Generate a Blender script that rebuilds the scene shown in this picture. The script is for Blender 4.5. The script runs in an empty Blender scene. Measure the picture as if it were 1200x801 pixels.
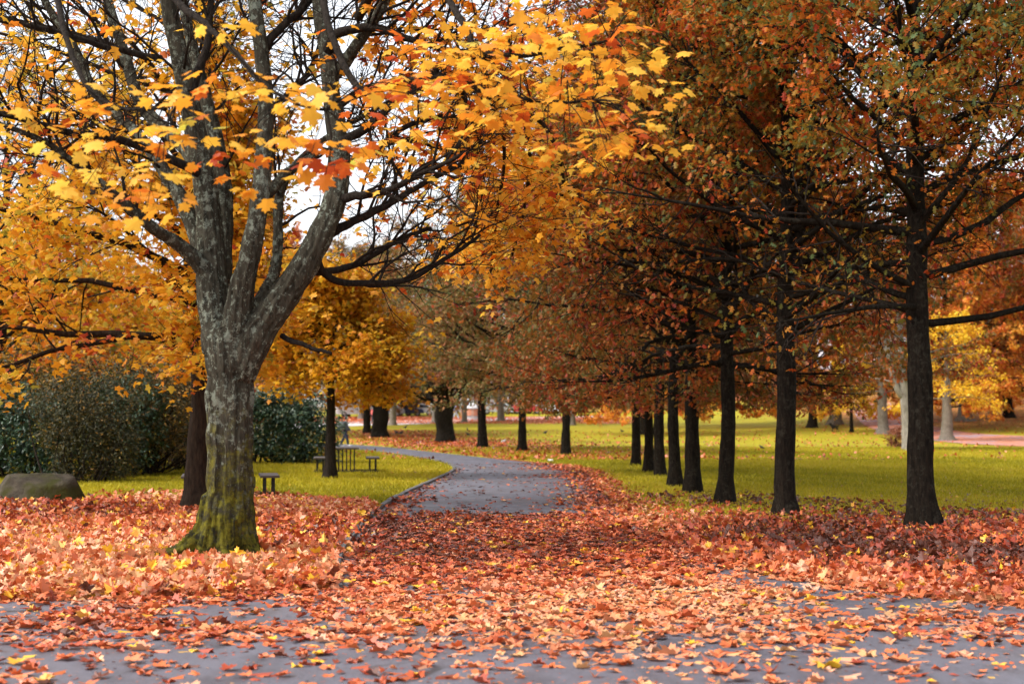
import bpy, bmesh, math, random
import numpy as np
from mathutils import Vector

SC = bpy.context.scene
COL = SC.collection
rng = np.random.default_rng(7)
R = math.radians

# ------------------------------------------------------------------ camera maths
F = 1667.0
CAM_Z = 1.65
PITCH = math.atan((490 - 400.5) / F)
CP, SP = math.cos(PITCH), math.sin(PITCH)


def ray(px, py):
    x = (px - 600.0) / F
    y = (400.5 - py) / F
    d = np.array([x, CP - y * SP, SP + y * CP])
    return d / d[1]


def P(px, py, D):
    """point at forward distance D seen at photo pixel px, py"""
    return ray(px, py) * D + np.array([0, 0, CAM_Z])


def sstep(a, b, x):
    t = np.clip((x - a) / (b - a), 0, 1)
    return t * t * (3 - 2 * t)


def height(x, y):
    x = np.asarray(x, float); y = np.asarray(y, float)
    q = np.maximum(0, y - 98)
    g = q * q / (q + 20)
    return .032 * g + .05 * sstep(15, 50, x) * g


def G(px, py):
    """where the ray through a photo pixel meets the terrain"""
    d = ray(px, py)
    D = np.concatenate([np.arange(5, 120, .02), np.arange(120, 500, .1)])
    z = CAM_Z + d[2] * D
    h = height(d[0] * D, D)
    k = np.argmax(z <= h)
    if not (z <= h).any():
        k = len(D) - 1
    return np.array([d[0] * D[k], D[k], float(h[k])])


# ------------------------------------------------------------------ object helpers
def tag(o, label=None, cat=None, group=None, kind=None):
    if label: o['label'] = label
    if cat: o['category'] = cat
    if group: o['group'] = group
    if kind: o['kind'] = kind
    return o


def thing(name, label, cat, loc=(0, 0, 0), rz=0, group=None, scale=1.0):
    o = bpy.data.objects.new(name, None)
    COL.objects.link(o)
    o.empty_display_size = .2
    o.location = loc
    o.rotation_euler = (0, 0, rz)
    o.scale = (scale,) * 3
    return tag(o, label, cat, group)


def link(name, me, mat=None, parent=None):
    o = bpy.data.objects.new(name, me)
    COL.objects.link(o)
    if mat is not None and not me.materials:
        me.materials.append(mat)
    if parent is not None:
        o.parent = parent
    return o


def copy_tree(root, loc, rz, label, scale=None, group=None):
    r = root.copy(); COL.objects.link(r)
    r.location = loc; r.rotation_euler = (0, 0, rz)
    if scale is not None:
        r.scale = (scale,) * 3 if np.isscalar(scale) else scale
    r['label'] = label
    if group: r['group'] = group
    for ch in list(root.children):
        c = ch.copy(); COL.objects.link(c); c.parent = r
        for g in list(ch.children):
            d = g.copy(); COL.objects.link(d); d.parent = c
    return r


class MB:
    """collects vertices, triangles and quads; builds ONE mesh"""
    def __init__(s):
        s.v = []; s.q = []; s.t = []; s.a = []; s.n = 0

    def add(s, v, quads=None, tris=None, tint=None):
        v = np.asarray(v, float).reshape(-1, 3)
        if quads is not None and len(quads): s.q.append(np.asarray(quads, np.int64) + s.n)
        if tris is not None and len(tris): s.t.append(np.asarray(tris, np.int64) + s.n)
        s.v.append(v)
        s.a.append(np.full(len(v), .5) if tint is None else np.broadcast_to(tint, (len(v),)))
        s.n += len(v)

    def mesh(s, name, smooth=False, attr=False):
        v = np.concatenate(s.v).astype(np.float32)
        q = np.concatenate(s.q) if s.q else np.zeros((0, 4), np.int64)
        t = np.concatenate(s.t) if s.t else np.zeros((0, 3), np.int64)
        me = bpy.data.meshes.new(name)
        me.vertices.add(len(v)); me.vertices.foreach_set('co', v.ravel())
        nl = q.size + t.size
        me.loops.add(nl)
        me.loops.foreach_set('vertex_index', np.concatenate([q.ravel(), t.ravel()]).astype(np.int32))
        me.polygons.add(len(q) + len(t))
        st = np.concatenate([np.arange(len(q)) * 4, q.size + np.arange(len(t)) * 3]).astype(np.int32)
        me.polygons.foreach_set('loop_start', st)
        if smooth:
            me.polygons.foreach_set('use_smooth', np.ones(len(q) + len(t), bool))
        else:
            me.polygons.foreach_set('use_smooth', np.zeros(len(q) + len(t), bool))
        if attr:
            a = me.attributes.new('tint', 'FLOAT', 'POINT')
            a.data.foreach_set('value', np.concatenate(s.a).astype(np.float32))
        me.update(calc_edges=True)
        me.validate()
        return me


def box(mb, c, s, rz=0, ry=0, bev=0.0):
    """box with chamfered vertical and horizontal edges when bev is set"""
    bm = bmesh.new()
    bmesh.ops.create_cube(bm, size=1)
    bmesh.ops.scale(bm, vec=s, verts=bm.verts)
    if bev > 0:
        bmesh.ops.bevel(bm, geom=bm.edges[:], offset=bev, segments=2, affect='EDGES', profile=.7)
    bmesh.ops.triangulate(bm, faces=bm.faces)
    v = np.array([x.co[:] for x in bm.verts])
    bm.verts.index_update()
    t = np.array([[w.index for w in f.verts] for f in bm.faces])
    bm.free()
    if ry:
        ca, sa = math.cos(ry), math.sin(ry)
        v = v @ np.array([[ca, 0, -sa], [0, 1, 0], [sa, 0, ca]])
    if rz:
        ca, sa = math.cos(rz), math.sin(rz)
        v = v @ np.array([[ca, sa, 0], [-sa, ca, 0], [0, 0, 1]])
    mb.add(v + np.asarray(c, float), tris=t)


def lathe(mb, prof, c=(0, 0, 0), n=28):
    prof = np.asarray(prof, float)
    a = np.linspace(0, 2 * np.pi, n, endpoint=False)
    v = np.stack([prof[:, None, 0] * np.cos(a), prof[:, None, 0] * np.sin(a),
                  np.repeat(prof[:, 1:2], n, 1)], -1).reshape(-1, 3) + np.asarray(c, float)
    k = len(prof)
    i = np.arange(k - 1)[:, None] * n; j = np.arange(n)[None]; j2 = (j + 1) % n
    q = np.stack([i + j, i + j2, i + n + j2, i + n + j], -1).reshape(-1, 4)
    mb.add(v, quads=q)


def norm(v):
    return v / np.maximum(np.linalg.norm(v, axis=-1, keepdims=True), 1e-9)


def tubes(mb, Pm, Rm, sides=5, cap=False, tint=None):
    """Pm (m,n,3) polylines, Rm (m,n) radii"""
    Pm = np.asarray(Pm, float); Rm = np.asarray(Rm, float)
    m, n, _ = Pm.shape
    T = np.gradient(Pm, axis=1)
    T = norm(T)
    mean = norm(Pm[:, -1] - Pm[:, 0])
    ref = np.where(np.abs(mean[:, 2:3]) < .8, np.array([[0, 0, 1.]]), np.array([[1., 0, 0]]))
    U = norm(np.cross(T, ref[:, None, :])); V = np.cross(T, U)
    a = np.linspace(0, 2 * np.pi, sides, endpoint=False)
    ring = (np.cos(a)[None, None, :, None] * U[:, :, None, :] + np.sin(a)[None, None, :, None] * V[:, :, None, :])
    v = Pm[:, :, None, :] + Rm[:, :, None, None] * ring
    base = (np.arange(m) * n * sides)[:, None, None]
    i = (np.arange(n - 1) * sides)[None, :, None]; j = np.arange(sides)[None, None]; j2 = (j + 1) % sides
    q = np.stack([base + i + j, base + i + j2, base + i + sides + j2, base + i + sides + j], -1).reshape(-1, 4)
    t = None
    if cap:
        tt = []
        for mm in range(m):
            b = mm * n * sides
            for s0, flip in ((b, True), (b + (n - 1) * sides, False)):
                for k in range(1, sides - 1):
                    tt.append([s0, s0 + k + 1, s0 + k] if flip else [s0, s0 + k, s0 + k + 1])
        t = np.array(tt)
    mb.add(v.reshape(-1, 3), quads=q, tris=t, tint=tint)


def smooth_line(pts, n):
    """Catmull-Rom through rows of pts (k,c) -> (n,c)"""
    p = np.asarray(pts, float)
    p = np.vstack([2 * p[0] - p[1], p, 2 * p[-1] - p[-2]])
    k = len(p) - 3
    u = np.linspace(0, k - 1e-6, n)
    i = u.astype(int); f = (u - i)[:, None]
    a, b, c, d = p[i], p[i + 1], p[i + 2], p[i + 3]
    return .5 * (2 * b + (c - a) * f + (2 * a - 5 * b + 4 * c - d) * f ** 2 + (3 * b - a - 3 * c + d) * f ** 3)


# ------------------------------------------------------------------ branching
def grow(base, d, L, r0, r1, n, wob, trop, g):
    base = np.asarray(base, float); d = norm(np.asarray(d, float))
    m = len(base)
    pts = np.zeros((m, n, 3)); pts[:, 0] = base
    L = np.broadcast_to(L, (m,)); trop = np.broadcast_to(trop, (m,))
    for k in range(1, n):
        d = norm(d + g.normal(0, wob, (m, 3)) + np.stack([0 * trop, 0 * trop, trop], -1))
        pts[:, k] = pts[:, k - 1] + d * (L / (n - 1))[:, None]
    t = np.linspace(0, 1, n)[None]
    rad = np.broadcast_to(r0, (m,))[:, None] * (1 - t) + np.broadcast_to(r1, (m,))[:, None] * t
    return pts, rad


def spawn(Pm, Rm, k, tmin, tmax, ang, ang_sd, flat, g):
    """k side shoots on each polyline -> base, direction, t, parent radius"""
    m, n, _ = Pm.shape
    t = tmin + (tmax - tmin) * (np.arange(k)[None] + g.random((m, k))) / k
    u = np.clip(t * (n - 1), 0, n - 1.001); i = u.astype(int); f = (u - i)[..., None]
    rows = np.arange(m)[:, None]
    b = Pm[rows, i] * (1 - f) + Pm[rows, i + 1] * f
    tan = norm(Pm[rows, i + 1] - Pm[rows, i])
    rr = Rm[rows, i]
    rnd = g.normal(size=(m, k, 3)); rnd[..., 2] *= flat
    perp = norm(rnd - (rnd * tan).sum(-1, keepdims=True) * tan)
    a = g.normal(ang, ang_sd, (m, k))[..., None]
    d = tan * np.cos(a) + perp * np.sin(a)
    return b.reshape(-1, 3), d.reshape(-1, 3), t.reshape(-1), rr.reshape(-1)


def on_line(Pm, k, g, tmin=.1, tmax=1.0):
    m, n, _ = Pm.shape
    t = tmin + (tmax - tmin) * g.random((m, k))
    u = np.clip(t * (n - 1), 0, n - 1.001); i = u.astype(int); f = (u - i)[..., None]
    rows = np.arange(m)[:, None]
    return (Pm[rows, i] * (1 - f) + Pm[rows, i + 1] * f).reshape(-1, 3), norm(Pm[rows, i + 1] - Pm[rows, i]).reshape(-1, 3)


# ------------------------------------------------------------------ leaf shapes
def fan_leaf(half, mid, fold=.18, curl=.12):
    half = np.asarray(half, float)
    out = np.vstack([half, half[1:-1][::-1] * [-1, 1]])
    xy = np.vstack([[mid], out])
    z = -fold * np.abs(xy[:, 0]) - curl * (xy[:, 1] - .3) ** 2
    n = len(out)
    t = np.array([[0, 1 + i, 1 + (i + 1) % n] for i in range(n)])
    return np.column_stack([xy, z]), t


MAPLE = fan_leaf([(0, 0), (.20, -.08), (.36, .02), (.27, .17), (.58, .36), (.50, .46), (.62, .62), (.38, .60), (.20, .62),
                  (.26, .82), (.10, .84), (0, 1.04)], (0, .36))
MAPLE_MID = fan_leaf([(0, 0), (.34, .0), (.26, .18), (.58, .48), (.22, .58), (.18, .82), (0, 1.0)], (0, .36))
OAK = fan_leaf([(0, 0), (.05, .16), (.27, .26), (.09, .40), (.40, .60), (.11, .68), (.24, .90), (0, 1.0)], (0, .5), .25, .2)
LAUREL = fan_leaf([(0, 0), (.17, .3), (.17, .65), (0, 1.0)], (0, .5), .3, .25)
FAR = (np.array([[0, 0, 0], [.36, .5, -.08], [0, 1, -.1], [-.36, .5, -.08]], float), np.array([[0, 1, 2], [0, 2, 3]]))


def leaves(mb, tpl, pos, size, yaw, pitch, roll, tint):
    tv, tt = tpl
    n = len(pos); k = len(tv)
    if n == 0: return
    size = np.broadcast_to(size, (n,))
    v = tv[None] * size[:, None, None]
    x, y, z = v[..., 0], v[..., 1], v[..., 2]
    cr, sr = np.cos(roll)[:, None], np.sin(roll)[:, None]
    x, z = x * cr + z * sr, -x * sr + z * cr
    cp, sp = np.cos(pitch)[:, None], np.sin(pitch)[:, None]
    y, z = y * cp - z * sp, y * sp + z * cp
    cy, sy = np.cos(yaw)[:, None], np.sin(yaw)[:, None]
    x, y = x * cy - y * sy, x * sy + y * cy
    out = np.stack([x, y, z], -1) + np.asarray(pos)[:, None]
    tris = (tt[None] + (np.arange(n) * k)[:, None, None]).reshape(-1, 3)
    mb.add(out.reshape(-1, 3), tris=tris, tint=np.repeat(np.clip(tint, 0, 1), k))


def hang(n, g, pitch=-.45, psd=.35, rsd=.4):
    return g.random(n) * 2 * np.pi, g.normal(pitch, psd, n), g.normal(0, rsd, n)


# ------------------------------------------------------------------ materials
def new_mat(name):
    m = bpy.data.materials.new(name); m.use_nodes = True
    nt = m.node_tree
    b = nt.nodes['Principled BSDF']
    return m, nt, b


def N(nt, t, **kw):
    n = nt.nodes.new(t)
    for k, v in kw.items():
        if k in n.inputs: n.inputs[k].default_value = v
        else: setattr(n, k, v)
    return n


def ramp(nt, fac, stops, interp='LINEAR'):
    r = N(nt, 'ShaderNodeValToRGB')
    r.color_ramp.interpolation = interp
    e = r.color_ramp.elements
    while len(e) < len(stops): e.new(.5)
    for el, (p, c) in zip(e, stops):
        el.position = p; el.color = (*c, 1) if len(c) == 3 else c
    nt.links.new(fac, r.inputs[0])
    return r.outputs['Color']


def mixc(nt, fac, a, b, mode='MIX'):
    m = N(nt, 'ShaderNodeMix', data_type='RGBA', blend_type=mode)
    for s, v in ((0, fac), (6, a), (7, b)):
        if hasattr(v, 'is_linked'): nt.links.new(v, m.inputs[s])
        else: m.inputs[s].default_value = v if s == 0 else (*v, 1)
    return m.outputs[2]


def noise(nt, co, scale, detail=5, rough=.6, out='Fac'):
    n = N(nt, 'ShaderNodeTexNoise', Scale=scale, Detail=detail, Roughness=rough)
    if co is not None: nt.links.new(co, n.inputs['Vector'])
    return n.outputs[out]


def scaled(nt, co, s):
    m = N(nt, 'ShaderNodeMapping'); m.inputs['Scale'].default_value = s
    nt.links.new(co, m.inputs['Vector'])
    return m.outputs[0]


def math_node(nt, op, a, b=0.0):
    n = N(nt, 'ShaderNodeMath', operation=op)
    for i, v in enumerate((a, b)):
        if hasattr(v, 'is_linked'): nt.links.new(v, n.inputs[i])
        else: n.inputs[i].default_value = v
    return n.outputs[0]


def bump(nt, b, h, strength, dist):
    n = N(nt, 'ShaderNodeBump', Strength=strength, Distance=dist)
    nt.links.new(h, n.inputs['Height']); nt.links.new(n.outputs[0], b.inputs['Normal'])


def obj_co(nt):
    return N(nt, 'ShaderNodeTexCoord').outputs['Object']


def leaf_mat(name, stops, trans=.4, rough=.5, spec=.25):
    m, nt, b = new_mat(name)
    at = N(nt, 'ShaderNodeAttribute', attribute_name='tint')
    c = ramp(nt, at.outputs['Fac'], stops)
    nt.links.new(c, b.inputs['Base Color'])
    b.inputs['Roughness'].default_value = rough
    b.inputs['Specular IOR Level'].default_value = spec
    if trans > 0:
        tr = N(nt, 'ShaderNodeBsdfTranslucent')
        nt.links.new(c, tr.inputs['Color'])
        mx = N(nt, 'ShaderNodeMixShader'); mx.inputs[0].default_value = trans
        nt.links.new(b.outputs[0], mx.inputs[1]); nt.links.new(tr.outputs[0], mx.inputs[2])
        nt.links.new(mx.outputs[0], nt.nodes['Material Output'].inputs['Surface'])
    return m


M_MAPLE = leaf_mat('maple_leaf', [(0, (.42, .05, .015)), (.14, (.66, .14, .02)), (.33, (.82, .31, .025)), (.58, (.88, .49, .05)),
                                  (.85, (.86, .58, .09)), (1, (.50, .46, .06))], .5)
M_GOLD = leaf_mat('golden_maple_leaf', [(0, (.35, .05, .02)), (.12, (.58, .14, .02)), (.35, (.70, .30, .02)), (.65, (.76, .42, .025)),
                                        (.85, (.60, .42, .04)), (1, (.30, .28, .04))], .42)
M_AMBER = leaf_mat('amber_maple_leaf', [(0, (.46, .12, .012)), (.3, (.64, .27, .015)), (.7, (.68, .38, .02)), (1, (.40, .30, .025))], .45)
M_OAK = leaf_mat('oak_leaf', [(0, (.30, .035, .010)), (.2, (.48, .09, .014)), (.38, (.54, .165, .018)), (.52, (.34, .16, .018)),
                              (.68, (.23, .165, .022)), (.86, (.15, .15, .03)), (1, (.11, .16, .06))], .42)
M_OAKR = leaf_mat('rust_oak_leaf', [(0, (.22, .022, .010)), (.2, (.36, .055, .015)), (.38, (.40, .105, .018)), (.6, (.22, .11, .018)),
                                    (1, (.11, .105, .025))], .38)
M_BROWN = leaf_mat('brown_oak_leaf', [(0, (.26, .07, .03)), (.25, (.36, .14, .05)), (.5, (.24, .16, .04)), (.8, (.14, .13, .035)),
                                      (1, (.09, .12, .045))], .3)
M_PINK = leaf_mat('copper_leaf', [(0, (.40, .07, .03)), (.4, (.58, .17, .06)), (.8, (.62, .26, .07)), (1, (.5, .3, .06))], .4)
M_RUST = leaf_mat('rust_leaf', [(0, (.46, .08, .02)), (.3, (.70, .21, .035)), (.65, (.80, .34, .05)), (1, (.80, .48, .07))], .52)
M_YEL = leaf_mat('lemon_leaf', [(0, (.65, .32, .02)), (.5, (.82, .52, .03)), (1, (.75, .58, .06))], .42)
M_GREEN = leaf_mat('laurel_leaf', [(0, (.012, .03, .014)), (.5, (.03, .065, .03)), (.85, (.07, .12, .06)), (1, (.2, .16, .05))], .15, .35, .5)
M_OLIVE = leaf_mat('olive_shrub_leaf', [(0, (.012, .014, .006)), (.5, (.036, .036, .012)), (.85, (.09, .07, .02)), (1, (.28, .15, .03))], .2)
M_PURPLE = leaf_mat('purple_shrub_leaf', [(0, (.03, .012, .02)), (.6, (.09, .03, .05)), (1, (.2, .07, .08))], .2)
M_LITTER = leaf_mat('fallen_leaf', [(0, (.085, .028, .015)), (.12, (.20, .045, .02)), (.22, (.34, .05, .02)), (.36, (.50, .10, .03)), (.56, (.62, .16, .05)),
                                    (.74, (.64, .24, .11)), (.88, (.65, .34, .21)), (.94, (.74, .36, .03)), (1, (.80, .46, .03))], .12, .42, .45)


def bark_mat(name, dark, light, sc=1.0, lichen=None, moss=None, rough=.9):
    m, nt, b = new_mat(name)
    co = obj_co(nt)
    st = scaled(nt, co, (9 * sc, 9 * sc, 2.2 * sc))
    n1 = noise(nt, st, 2.2, 8, .65)
    n2 = noise(nt, co, 1.7, 4)
    c = ramp(nt, n1, [(.3, dark), (.7, light)])
    c = mixc(nt, math_node(nt, 'MULTIPLY', n2, .5), c, tuple(x * .6 for x in dark))
    if lichen:
        l1 = noise(nt, co, 11.0, 8, .75)
        l2 = noise(nt, co, 1.3, 3)
        lm = math_node(nt, 'ADD', l1, math_node(nt, 'MULTIPLY', l2, .35))
        msk = ramp(nt, lm, [(.715, (0, 0, 0)), (.77, (1, 1, 1))])
        c = mixc(nt, math_node(nt, 'MULTIPLY', msk, .62), c, lichen)
        l3 = noise(nt, scaled(nt, co, (1, 1, .6)), 26.0, 5, .65)
        msk = ramp(nt, l3, [(.60, (0, 0, 0)), (.67, (1, 1, 1))])
        c = mixc(nt, math_node(nt, 'MULTIPLY', msk, .55), c, tuple(x * 1.15 for x in lichen))
    if moss:
        sep = N(nt, 'ShaderNodeSeparateXYZ'); nt.links.new(co, sep.inputs[0])
        hz = N(nt, 'ShaderNodeMapRange'); nt.links.new(sep.outputs[2], hz.inputs[0])
        for i, v in ((1, 0.0), (2, 2.9), (3, .50), (4, .02)): hz.inputs[i].default_value = v
        ms = math_node(nt, 'ADD', hz.outputs[0], math_node(nt, 'MULTIPLY', noise(nt, co, 4.5, 6, .7), .75))
        ms = ramp(nt, ms, [(.62, (0, 0, 0)), (.82, (1, 1, 1))])
        mc = mixc(nt, ramp(nt, noise(nt, co, 9, 6, .7), [(.38, (0, 0, 0)), (.62, (1, 1, 1))]), (.012, .012, .007), (.135, .118, .014))
        c = mixc(nt, ms, c, mc)
    nt.links.new(c, b.inputs['Base Color'])
    b.inputs['Roughness'].default_value = rough
    b.inputs['Specular IOR Level'].default_value = .06
    bump(nt, b, n1, .9, .05)
    return m


M_MBARK = bark_mat('grey_maple_bark', (.016, .014, .010), (.105, .092, .066), 1.0, (.24, .265, .21), True)
M_BBARK = bark_mat('brown_bark', (.012, .008, .006), (.052, .034, .022), 1.2)
M_OBARK = bark_mat('dark_oak_bark', (.004, .0035, .003), (.030, .022, .015), 1.2, (.036, .032, .024))
M_GBARK = bark_mat('pale_grey_bark', (.10, .085, .065), (.30, .26, .21), .8)
M_WBARK = bark_mat('whitish_bark', (.16, .145, .115), (.40, .36, .30), .5)
M_TWIG = bark_mat('dark_twig_bark', (.012, .009, .007), (.048, .037, .029), 1.5)


def plain(name, col, rough=.6, metal=0.0, var=.25, sc=8.0):
    m, nt, b = new_mat(name)
    n = noise(nt, obj_co(nt), sc, 5)
    c = ramp(nt, n, [(.3, tuple(x * (1 - var) for x in col)), (.7, tuple(min(1, x * (1 + var)) for x in col))])
    nt.links.new(c, b.inputs['Base Color'])
    b.inputs['Roughness'].default_value = rough
    b.inputs['Metallic'].default_value = metal
    return m


# ------------------------------------------------------------------ the ground
LEFT_EDGE = [(403, 690), (400, 662), (414, 633), (440, 603), (470, 582), (505, 566), (528, 555), (535, 549), (526, 543), (500, 537.5),
             (460, 531.5), (430, 528), (400, 526), (360, 524), (310, 521.5), (260, 519.5)]
RIGHT_EDGE = [(1330, 722), (1200, 712), (1060, 698), (950, 682), (850, 660), (775, 632), (730, 605), (706, 580), (692, 560),
              (674, 550), (640, 544), (590, 538.5), (540, 533), (480, 526.5), (440, 522.5), (400, 520), (350, 518), (300, 516), (260, 514.5)]
LE = smooth_line([G(*p)[:2] for p in LEFT_EDGE], 90)
RE = smooth_line([G(*p)[:2] for p in RIGHT_EDGE], 110)
FRONT_L = [G(-260, 712)[:2], G(0, 706)[:2], G(150, 702)[:2], G(300, 697)[:2]]
PATH_POLY = np.vstack([LE, RE[::-1], [[14, 11.6], [30, 11.0], [30, -25], [-30, -25], [-30, 12.2]], FRONT_L])


def inside(poly, x, y):
    r = np.zeros(x.shape, bool)
    j = len(poly) - 1
    for i in range(len(poly)):
        xi, yi = poly[i]; xj, yj = poly[j]
        c = ((yi > y) != (yj > y))
        with np.errstate(divide='ignore', invalid='ignore'):
            r ^= c & (x < (xj - xi) * (y - yi) / (yj - yi + 1e-12) + xi)
        j = i
    return r


def line_dist(line, x, y):
    best = np.full(x.shape, 1e9)
    for a, b in zip(line[:-1], line[1:]):
        d = b - a
        t = np.clip(((x - a[0]) * d[0] + (y - a[1]) * d[1]) / (d @ d + 1e-12), 0, 1)
        best = np.minimum(best, np.hypot(x - a[0] - t * d[0], y - a[1] - t * d[1]))
    return best


# leaf drifts: under the big maple, and under the oaks
PILE_L = np.array([G(*p)[:2] for p in [(-330, 600), (-100, 578), (60, 586), (140, 578), (215, 577), (300, 575), (350, 582), (430, 590), (450, 600),
                                       (415, 633), (400, 662), (403, 690), (300, 698), (150, 703), (0, 707), (-330, 714)]])
PILE_R = np.array([G(*p)[:2] for p in [(712, 585), (735, 580), (800, 577), (880, 577), (960, 585), (1100, 594), (1200, 600), (1450, 608),
                                       (1450, 730), (1200, 712), (1060, 698), (950, 682), (850, 660), (775, 632), (730, 605)]])


def litter_density(x, y):
    """fallen leaves per square metre, and how loosely they are heaped"""
    px = 600 + x / y * F                       # only used to read the drift edges measured on the ground plan
    w = .55 + .5 * np.sin(x * 1.7 + 3 * np.sin(y * .6)) * np.sin(y * 1.3 + 2 * np.sin(x * .9))
    on = inside(PATH_POLY, x, y)
    il = inside(PILE_L, x, y); ir = inside(PILE_R, x, y)
    el = line_dist(LE, x, y); er = line_dist(RE, x, y)
    d = np.zeros(x.shape); heap = np.zeros(x.shape)
    lawn = ~on
    # lawns: a scatter that thins out away from the drifts
    d = np.where(lawn, 2.0 + 26 * np.exp(-np.maximum(0, y - 28) / 5.0) * (x > 1) + 20 * np.exp(-np.maximum(0, y - 26) / 1.6) * (x < 0), d)
    d = np.where(il, 430 * sstep(30, 24, y) + 50, d); heap = np.where(il, .09, heap)
    d = np.where(ir, 60 + 190 * sstep(27, 17, y) - 30 * w, d); heap = np.where(ir, .06, heap)
    # path: dense drift from 12.5 m to 24 m, thin scatter beyond and in front
    mid = sstep(12.3, 14.2, y + .8 * (w - .5)) * sstep(26.5, 21.5, y + 1.5 * (w - .5))
    hole = 1 - .72 * sstep(.75, .95, w) * sstep(.5, 3, x) * sstep(21, 17, y) * sstep(13.2, 14.5, y)
    front = sstep(9.0, 12.6, y)
    d = np.where(on, 6 * (y > 24) + 300 * mid * hole + (34 + 235 * front * sstep(.22, .55, w)) * (1 - mid) * (y < 16), d)
    gap = 1 - .93 * np.exp(-((er - .42) / .34) ** 2) * on * sstep(1.6, 2.4, x) * sstep(17.5, 16, y) * sstep(.25, .5, w + .1)
    d = np.where(on, d * gap, d)
    heap = np.where(on, .012, heap)
    # leaves blown against the edges of the path
    er_w = np.where(y < 50, .75, .55); el_w = np.where(y < 34, .5, .22)
    strip = np.exp(-(er / er_w) ** 2) * 130 * (y > 20) + np.exp(-(el / el_w) ** 2) * 110 * on * (y > 17) * (y < 46)
    patch = on * (y > 36) * (y < 52) * np.exp(-((er - .9) / .9) ** 2) * 60 * (np.sin(y * 1.1 + .5) > .2)
    d = np.maximum(d, (strip + patch) * np.where(y < 20, 0, 1)) * (.22 + .78 * sstep(.02, .14, el)); heap = np.where(strip > 60, .03, heap)
    return d, heap


def build_ground():
    ys = np.concatenate([np.linspace(-30, 8, 12), np.linspace(8.5, 60, 150), np.geomspace(60.6, 700, 110)])
    xs = np.concatenate([-np.geomspace(400, 14, 40), np.linspace(-13.8, 16, 130), np.geomspace(16.4, 400, 60)])
    X, Y = np.meshgrid(xs, ys)
    Z = height(X, Y)
    d, _ = litter_density(X.ravel(), np.maximum(Y.ravel(), 1))
    lit = np.clip(d / 120, 0, 1) * (Y.ravel() < 60)
    # leafy ground under the distant trees and on the right-hand bank
    xx, yy = X.ravel(), Y.ravel()
    far = .75 * sstep(150, 158, yy) * sstep(178, 170, yy) * (xx < 12) * (xx > -40)
    bank = .55 * sstep(96, 128, yy) * sstep(24, 34, xx) + .5 * sstep(185, 200, yy)
    row = .40 * np.exp(-((xx - 3 + (yy - 60) * .21) / 5.5) ** 2) * sstep(60, 66, yy) * sstep(132, 122, yy)
    lit = np.maximum.reduce([lit, far, bank, row])
    nx = len(xs); ny = len(ys)
    i = np.arange(ny - 1)[:, None] * nx; j = np.arange(nx - 1)[None]
    q = np.stack([i + j, i + j + 1, i + nx + j + 1, i + nx + j], -1).reshape(-1, 4)
    mb = MB(); mb.add(np.stack([xx, yy, Z.ravel()], -1), quads=q, tint=lit)
    m, nt, b = new_mat('park_grass')
    co = obj_co(nt)
    n1 = noise(nt, co, .22, 6, .6); n2 = noise(nt, co, 9, 6, .75); n3 = noise(nt, co, 1.3, 4)
    g = ramp(nt, n1, [(.3, (.28, .24, .010)), (.7, (.41, .335, .016))])
    g = mixc(nt, math_node(nt, 'MULTIPLY', n2, .7), g, (.18, .16, .008))
    g = mixc(nt, math_node(nt, 'MULTIPLY', ramp(nt, n3, [(.5, (0, 0, 0)), (.75, (1, 1, 1))]), .35), g, (.36, .27, .03))
    v = N(nt, 'ShaderNodeTexVoronoi', Scale=9.0); nt.links.new(co, v.inputs['Vector'])
    sp = N(nt, 'ShaderNodeSeparateColor'); nt.links.new(v.outputs['Color'], sp.inputs[0])
    lc = ramp(nt, sp.outputs[0], [(0, (.05, .02, .012)), (.35, (.17, .04, .018)), (.7, (.34, .09, .03)), (1, (.48, .2, .05))])
    at = N(nt, 'ShaderNodeAttribute', attribute_name='tint')
    k = math_node(nt, 'ADD', at.outputs['Fac'], math_node(nt, 'MULTIPLY', math_node(nt, 'SUBTRACT', noise(nt, co, 5, 5, .7), .5), .9))
    k = math_node(nt, 'MULTIPLY', ramp(nt, k, [(.35, (0, 0, 0)), (.6, (1, 1, 1))]), 1.0)
    k = math_node(nt, 'MULTIPLY', k, ramp(nt, at.outputs['Fac'], [(.02, (0, 0, 0)), (.12, (1, 1, 1))]))
    c = mixc(nt, k, g, lc)
    nt.links.new(c, b.inputs['Base Color'])
    b.inputs['Roughness'].default_value = .9; b.inputs['Specular IOR Level'].default_value = .15
    bump(nt, b, n2, .8, .05)
    tag(link('ground', mb.mesh('ground', True, True), m), kind='structure')


build_ground()


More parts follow.
